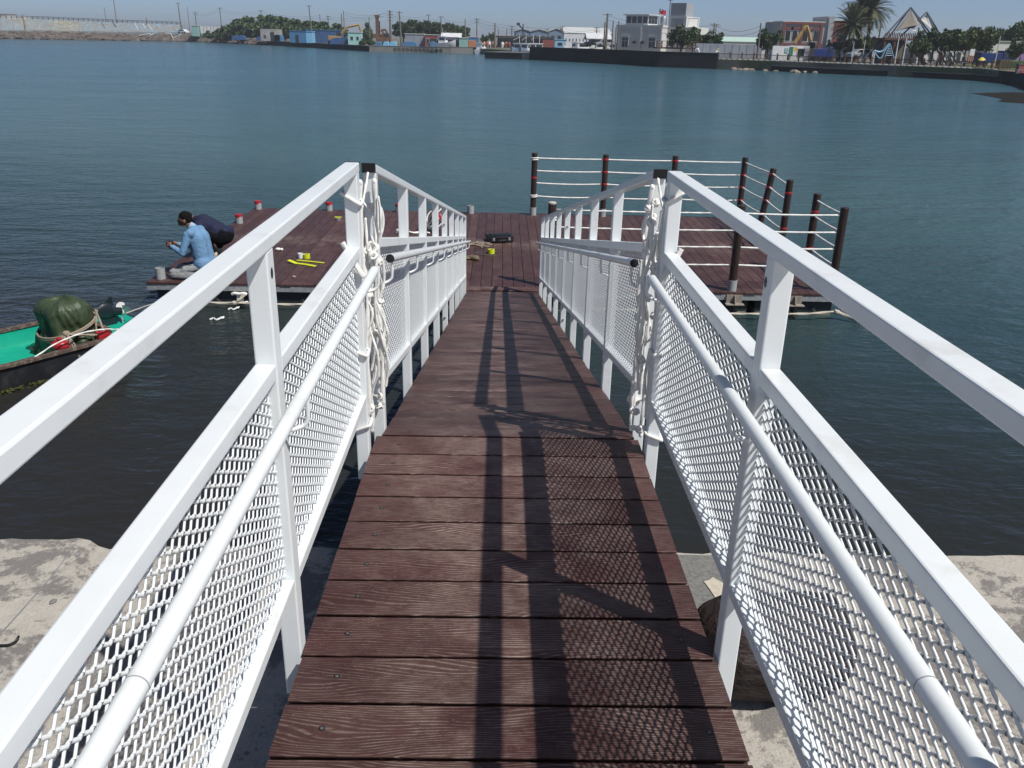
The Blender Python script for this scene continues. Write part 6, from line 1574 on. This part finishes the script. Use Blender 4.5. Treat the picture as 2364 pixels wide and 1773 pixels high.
struct(MB().add([V(*W2(2105,170),0)*1.3+V(0,0,1.56), V(63.0*1.03,118*1.03,1.56), V(76,112,1.56), V(110,140,1.56), V(90,180,1.56)], [(0,1,2,3,4)]).build('lawn', 'lawn', fix=False))
# curved corner with pink paving and railing panel
mat('pink_paving', (.42,.29,.27), .9, var=.12, scale=1.5)
CP = [W2(2300,191), W2(2313,193), (62.0,110.3), (58.5,101), (55.2,94), (52.6,86), (52.2,78), (56,70), (66,62)]
wall('corner_wall', 'curved dark retaining wall at the corner of the park shore', CP, -1, 1.42, .6, 'dark_wall')
struct(MB().add([V(x, y, 1.47) for (x, y) in CP[1:]]+[V(75,64,1.47), V(75,113,1.47)], [tuple(range(len(CP)+1))]).build('plaza', 'pink_paving', fix=False))
t = thing('brick_pier', 'dark red brick pier with timber lattice at the plaza corner', 'pier', tuple(at(2362, 150, 104)[:2])+(1.47,)); 
b = MB(); b.box(-.6,1.6,-.3,.3,0,.9); b.build('brickwork', 'rust_red', t); b = MB(); b.box(-.7,1.7,-.36,.36,.901,1.0); b.build('cap', 'far_concrete', t)
for k in range(4): b = MB(); b.box(-.55+k*.6,-.47+k*.6,-.06,.06,1.001,1.7); b.build('lattice_post', 'timber', t)
t = thing('lattice_screen', 'square dark timber lattice screen at the end of the promenade railing', 'screen', tuple(at(2315, 150, 119)[:2])+(1.47,))
for k in range(7): b = MB(); b.box(-1.0+k*.33,-.9+k*.33,-.05,.05,0,1.25); b.build('slat', 'timber', t)
for z in (.3, .75, 1.15): b = MB(); b.box(-1.05,1.1,-.08,-.051,z,z+.1); b.build('batten', 'timber', t)
t = thing('bench', 'low metal bench frame on the pink paving', 'bench', tuple(gz(2358, 170, 1.47)[:2])+(1.47,)); b = MB(); b.box(-.6,.6,-.2,.2,.38,.43); b.build('seat', 'steel', t)
for x in (-.5, .5): b = MB(); b.box(x-.03,x+.03,-.18,.18,0,.379); b.build('leg', 'steel', t)
# sand bar
mat('black_sand', (.022,.021,.018), .95, spec=.05, var=.3, scale=2, bmp=.4, bscale=12, bdist=.03)
b = MB(); vs_ = [V(54,79,.30)]; pts = [W2(2243.5,215.6), W2(2290,214), W2(2364,213.5), (62,90), (70,80), (60,66), W2(2364,239), W2(2310,228)]
pts2 = smoothpath([V(*p, .01) for p in pts+[pts[0]]], 5); vs_ += pts2[:-1]; n__ = len(pts2)-1
b.add(vs_, [(0, 1+i, 1+(i+1) % n__) for i in range(n__)]); struct(b.build('sandbar', 'black_sand', smooth=180))
# park details
shed('service_building', 'grey wall building with a purple mural behind the park trees', 2280, 2372, 97, 140, 146, 6, 'wall_white', 'wall_grey', 'building', zb=1.5)
mat('purple_paint', (.26,.16,.40), .8); b = MB(); x0, x1, y0, y1, z0, z1 = Bx(2334, 2372, 121, 139, 129, .2, 1.5); b.box(x0, x1, y0, y1, z0, z1); tag(b.build('mural_wall', 'purple_paint'), 'low wall painted purple behind the hedge of the lawn', 'wall')
shed('park_arcade', 'pale arcade with dark openings under the park trees', 2118, 2225, 112, 139, 150, 5, 'wall_white', None, 'arcade', zb=1.5, windows=[(.1+.2*i,.02,.1,.8) for i in range(5)])
b = MB(); x0, x1, y0, y1, z0, z1 = Bx(2310, 2372, 139, 144, 124, 1.2, 1.5); b.box(x0, x1, y0, y1, z0, z1); tag(b.build('hedge', 'leaf_dark', bevel=.15), 'low clipped dark hedge behind the lawn', 'hedge')
t = thing('parasol', 'small pale yellow parasol on the promenade', 'parasol', tuple(at(2266, 141, 122)[:2])+(1.5,)); zz = at(2266, 132, 122).z-1.5
b = MB(); b.lathe([(.55,zz-.42),(.52,zz-.38),(.25,zz-.1),(.03,zz)], 14); b.build('canopy', 'hat_yellow', t, smooth=60); b = MB(); b.tube([V(0,0,0), V(0,0,zz)], .03, 6); b.build('pole', 'steel', t)
t = thing('notice_board', 'pale notice board on a post beside the life ring', 'sign', tuple(at(2243, 130, 126)[:2])+(1.5,)); zz = at(2243, 113, 126).z-1.5
b = MB(); b.box(-.32,.32,-.03,.03,zz-.85,zz); b.build('panel', 'sheet_white', t); b = MB(); b.box(-.05,.05,.031,.1,0,zz); b.build('post', 'steel', t)
b = MB(); c = at(2240, 136, 125.5); b.tube([c+V(.34*math.cos(a),0,.42*math.sin(a)) for a in [2*math.pi*j/16 for j in range(16)]], .10, 8, closed=True); tag(b.build('life_ring', 'orange', smooth=180), 'orange life ring hanging under the notice board', 'life ring')
for i, (u, v, Y, s, l_, lab) in enumerate(((2173, 134, 138, 'rust_red', 'car_dark', 'person in red standing under the park trees'), (1937, 136, 147, 'car_dark', 'car_dark', 'person in black standing by the white van'), (1962, 136, 145, 'sheet_blue', 'car_dark', 'person in blue walking under the palms'), (2225, 137, 132, 'car_dark', 'sheet_grey', 'person in dark clothes near the life ring'))):
    far_person(lab, u, v, Y, s, l_)
for u in (2076, 2094): pole('white lamp column standing before the play tower', u, 83, 132, 1.5, .09, m='trim_white', group='white lamp columns', name='lamp_column')
for (u, vt, Y) in ((1972, 96, 144), (1998, 92, 144), (2028, 90, 144), (2310, 83, 135)): pole('thin pale park lamp post among the trees', u, vt, Y, 1.5, .06, m='trim_white', group='thin park lamp posts', name='lamp_post')

# ------------------------------------------------------------------ poles and wires
PL_ = {}
for (n__, u, vt, Y, zb_, r_, arms, lab) in (
  ('a', 412, 6, 352, 2.2, .2, 1, 'tall wooden utility pole above the white parked car'), ('b', 432, 16, 360, 2.2, .10, 0, 'thin bare pole beside the tallest pole near the car'), ('c', 450, 27, 365, 2.2, .16, 2, 'utility pole with cross arms behind the white fence'), ('d', 507, 17, 352, 2.0, .16, 1, 'utility pole standing over the white fence'), ('e', 602, 23, 340, 1.8, .16, 1, 'utility pole rising from the bushy trees'),
  ('f', 717, 12, 275, 1.3, .17, 1, 'tall slightly leaning utility pole over the blue shed'), ('g', 738, 33, 320, 1.3, .12, 0, 'short pole behind the long blue shed'), ('h', 757, 36, 310, 1.3, .15, 2, 'utility pole with cross arms behind the long blue shed'), ('i', 788, 32, 290, 1.3, .16, 0, 'paired pole left of the turquoise hut'), ('j', 793, 25, 300, 1.3, .14, 0, 'taller of the paired poles by the turquoise hut'), ('k', 852, 40, 290, 1.3, .15, 0, 'pole between the excavators'),
  ('l', 900, 24, 262, 1.3, .28, 4, 'heavy lattice-like utility pole with many cross arms'), ('m', 925, 26, 240, 1.3, .2, 1, 'leaning wooden pole at the tyre-hung quay'), ('n', 989, 33, 300, 1.3, .14, 1, 'utility pole above the broad trees'), ('o', 1018, 37, 262, 1.3, .14, 1, 'pole at the corner of the white shelter'), ('p', 1074, 44, 250, 1.3, .15, 0, 'grey pole rising from the teal shed'), ('q', 1101, 42, 268, 1.3, .17, 2, 'utility pole with cross arm above the blue shed'),
  ('r', 1143, 53, 250, 1.3, .2, 0, 'lone wooden pole with lamp on the inner quay'), ('s', 1151, 66, 290, 1.3, .12, 0, 'thin far pole behind the lone wooden pole'), ('t', 1170, 66, 290, 1.3, .14, 0, 'thin far pole left of the crane'), ('u', 1182, 60, 300, 1.3, .2, 3, 'lattice pole with short arms left of the warehouses'), ('v', 1299, 60, 290, 1.3, .14, 1, 'pole before the last gabled warehouse'), ('w', 1265, 66, 290, 1.3, .14, 1, 'pole before the middle gabled warehouse'), ('x', 1378, 62, 260, 1.3, .16, 2, 'pole before the long white factory shed'),
  ('y', 1403, 31, 178, 1.5, .2, 1, 'tall dark wooden pole beside the white building corner'), ('z', 1397, 52, 180, 1.5, .15, 0, 'short pole beside the tall dark pole'), ('A', 1416, 48, 172, 1.5, .12, 0, 'thin pole at the left corner of the white building'), ('B', 1429, 48, 171, 1.5, .12, 0, 'thin pole in front of the white building wall'), ('C', 1650, 53, 178, 1.5, .15, 1, 'utility pole behind the round dark tree'), ('D', 1654, 57, 180, 1.5, .12, 1, 'second pole just behind the round dark tree'), ('E', 1757, 53, 147, 1.5, .13, 0, 'grey street pole at the end of the corrugated fence'), ('F', 1801, 55, 151, 1.5, .13, 0, 'brown pole beside the painted container'),
  ('G', 240, 16, 350, 6, .10, 0, 'thin mast behind the painted sea wall'), ('H', 262, -2, 352, 6, .14, 0, 'tall lamp mast behind the painted sea wall'), ('I', 52, 33, 334, 2.6, .16, 0, 'short pole in front of the painted sea wall'), ('J', 337, 40, 348, 5.4, .16, 0, 'short lamp post on top of the painted sea wall'), ('K', 2035, 52, 146, 1.5, .13, 0, 'dark pole beside the play tower')):
    t = pole(lab, u, vt, Y, zb_, r_, arms, lean={'f': -.05, 'm': -.045, 'a': -.02}.get(n__, 0), lamp=n__ in 'rEH')
    p = at(u, vt, Y); PL_[n__] = p-V(0,0,.4)
def wire(label, a, c, sag=.8, off=0):
    b = MB(); b.tube([PL_[a].lerp(PL_[c], k/12)+V(0, 0, -4*sag*(k/12)*(1-k/12)-off) for k in range(13)], .022, 4)
    tag(b.build('power_line', 'dark_metal'), label, 'cable', 'overhead power lines')
for (a, c) in (('c','d'),('d','e'),('e','g'),('g','h'),('h','l'),('l','n'),('n','o'),('o','q'),('q','r'),('r','t'),('q','v'),('v','x'),('x','y'),('C','E'),('E','F'),('y','C'),('j','l'),('l','m'),('t','w')):
    for off in (0, .7): wire('thin dark overhead line sagging between utility poles', a, c, 1.0, off)
b = MB()
for pts in ([(322,82),(345,77.5),(352,81)], [(352,77),(361,75.5),(345,83)], [(382,76.5),(394,77),(399,88),(419,78.5),(412,87)], [(311,53),(318,70)], [(327,53),(336,66)], [(340,55),(352,70)]):
    b.tube([at(u, v, 330 if v > 74 else 337.0) for (u, v) in pts], .16, 6)
tag(b.build('white_pipes', 'car_white'), 'white plastic pipes strewn over the riprap and the sea wall', 'pipes')
shed('far_white_block', 'tiny white building beyond the sea wall top', -2, 18, 33, 44, 420, 8, 'wall_white', 'rust_red', 'building', zb=3); shed('far_white_hut', 'tiny white hut beyond the sea wall railing', 42, 52, 37, 44, 420, 6, 'wall_white', None, 'hut', zb=3)

# ------------------------------------------------------------------ thin sea haze
hm = bpy.data.materials.new('haze'); hm.use_nodes = True; MATS['haze'] = hm
ht = hm.node_tree; ht.nodes.clear(); ho = ht.nodes.new('ShaderNodeOutputMaterial'); hv_ = ht.nodes.new('ShaderNodeVolumePrincipled')
hv_.inputs['Color'].default_value = (.84, .91, 1.0, 1); hv_.inputs['Density'].default_value = .00038; hv_.inputs['Anisotropy'].default_value = .2
ht.links.new(hv_.outputs[0], ho.inputs['Volume'])
hb = MB(); hb.box(-10100, 10100, -60, 7100, -2.6, 26); tag(stuff(hb.build('haze', 'haze')), 'thin pale sea haze softening the far shore', 'haze')
